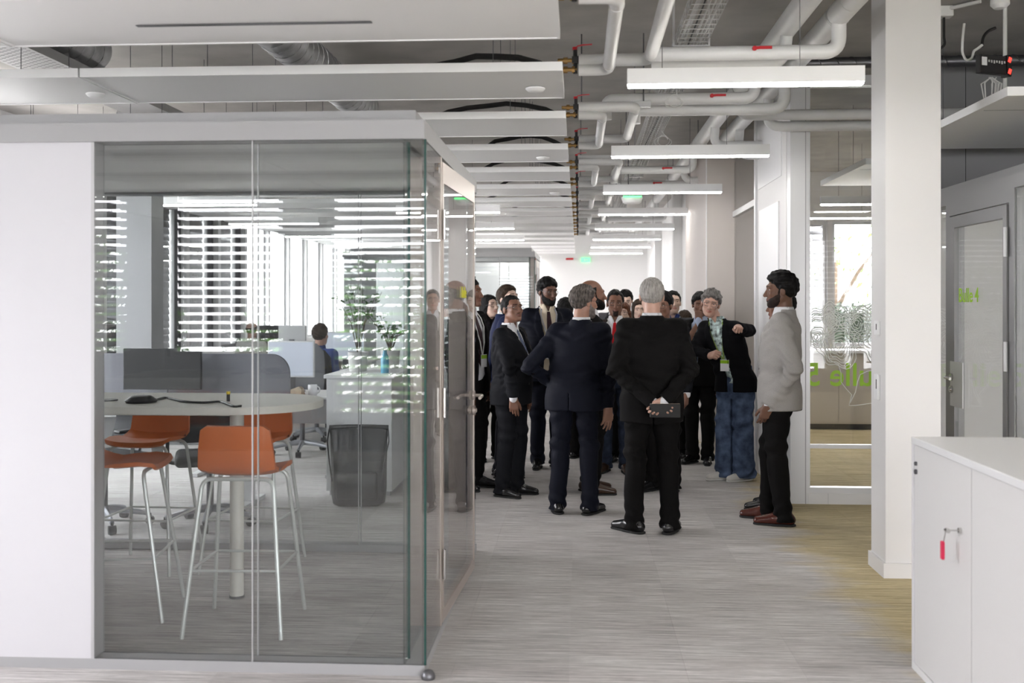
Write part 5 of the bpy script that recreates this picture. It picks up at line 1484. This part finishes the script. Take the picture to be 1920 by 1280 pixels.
person('smiling man in a grey suit and blue shirt in the back row', head_at(1262, 11.0), 172, 1.695, 'skin_fair', {'t': .011, 'hl': .085}, 'hair_black', head=(14, 2, 0), jacket=('suit_grey', 'open'), shirt='shirt_deep_blue', lanyard='lan_white', h=.010, seed=14, belly=.01)
person('man in a black suit pressing his hand to his face', foot_at(1314, 868), 158, 1.675, 'skin_brown', {'t': .017, 'hl': .066}, 'hair_black', head=(18, -10, 0), jacket=('suit_black', 'open'), shirt='shirt_blue', trousers='suit_black', h=.0085, seed=15, feet=((-.07, 0, 15), (.09, 0, 15)), vopen=([.7, 1.1, 1.44, 1.6], [-.02, .01, .09, .09]),
       arms={'R': ((-.16, -.26, 1.20), (-.045, -.235, 1.395), (.0, .12, 1), (.35, .8, 0), 'fist')})
person('small dark-haired person far behind, left of the pointing woman', head_at(1283, 11.4), 20, 1.49, 'skin_tan', {'t': .016, 'hl': .07}, 'hair_brown', jacket=None, shirt='top_white', trousers='suit_grey', female=True, h=.012, seed=16)
# pointing woman
person('short grey-haired woman in a black blazer and jeans pointing at the camera', foot_at(1380, 900), 148, 1.685, 'skin_light', {'t': .017, 'hl': .062, 'rough': .006, 'freq': 90, 'top': .012, 'nape': -.06}, 'hair_grey', head=(22, -6, -10), jacket=('blazer_black', 'open'), shirt='blouse_pattern', trousers='denim', shoes='shoe_white',
       lanyard='lan_green', badge=True, glasses=True, female=True, sleeve=False, vopen=([.7, 1.0, 1.2, 1.44, 1.6], [.03, .03, .03, .07, .07]), lean=(.27, .20), girth=1.05, flare=.036, legw=1.05, hem=.82, h=.0078, seed=17, feet=((-.07, -.02, -28), (.09, .03, 40)),
       arms={'L': ((.085, -.18, 1.335), (-.045, -.44, 1.37), (-.12, -1, -.02), (-.2, .1, -1), 'point'), 'R': ((-.36, -.02, 1.16), (-.255, -.20, 1.115), (.25, -.6, .15), (.5, .2, -.3), 'fist')})
# young man in a grey blazer, hand in pocket, and the man behind him
person('young man in a light grey blazer with a hand in his pocket, at right', foot_at(1462, 979), 72, 1.79, 'skin_deep', {'t': .017, 'hl': .068, 'top': .014, 'rough': .0035, 'nape': -.07}, 'hair_black', head=(12, -3, 0), jacket=('blazer_grey', 'closed'), trousers='suit_black', shoes='shoe_brown',
       beard=('full', 'beard_stubble', .003), h=.0078, seed=18, hem=.795, lean=(0, -.03), feet=((-.11, -.03, 5), (.09, .10, 0)), arms={'L': ((.055, -.245, 1.12), (-.105, -.165, .865), (-.25, .25, -1), (0, 1, 0), 'relax')})
person('dark-suited man hidden behind the young man in the grey blazer', foot_at(1468, 952), 84, 1.66, 'skin_brown', SH, 'hair_black', jacket=('suit_navy', 'closed'), trousers='suit_black', h=.011, seed=19, feet=((-.1, .12, 5), (.1, .04, 5)), girth=1.0)
# people at the desks
person('seated man in a navy shirt with red collar at a window desk', head_at(600, 12.2), -18, 1.72, 'skin_light', {'t': .016, 'hl': .07, 'top': .008, 'rough': .004}, 'hair_brown', jacket=None, shirt='shirt_deep_blue', trousers='suit_navy', sit=True, h=.011, seed=20)
p = at(600, 567, 12.2)
person('bald person seated at the farthest window desk', head_at(472, 15.0), -10, 1.70, 'skin_light', {'t': .006, 'hl': .075, 'bald': 1}, 'hair_brown', jacket=None, shirt='top_white', trousers='suit_navy', sit=True, h=.012, seed=21)
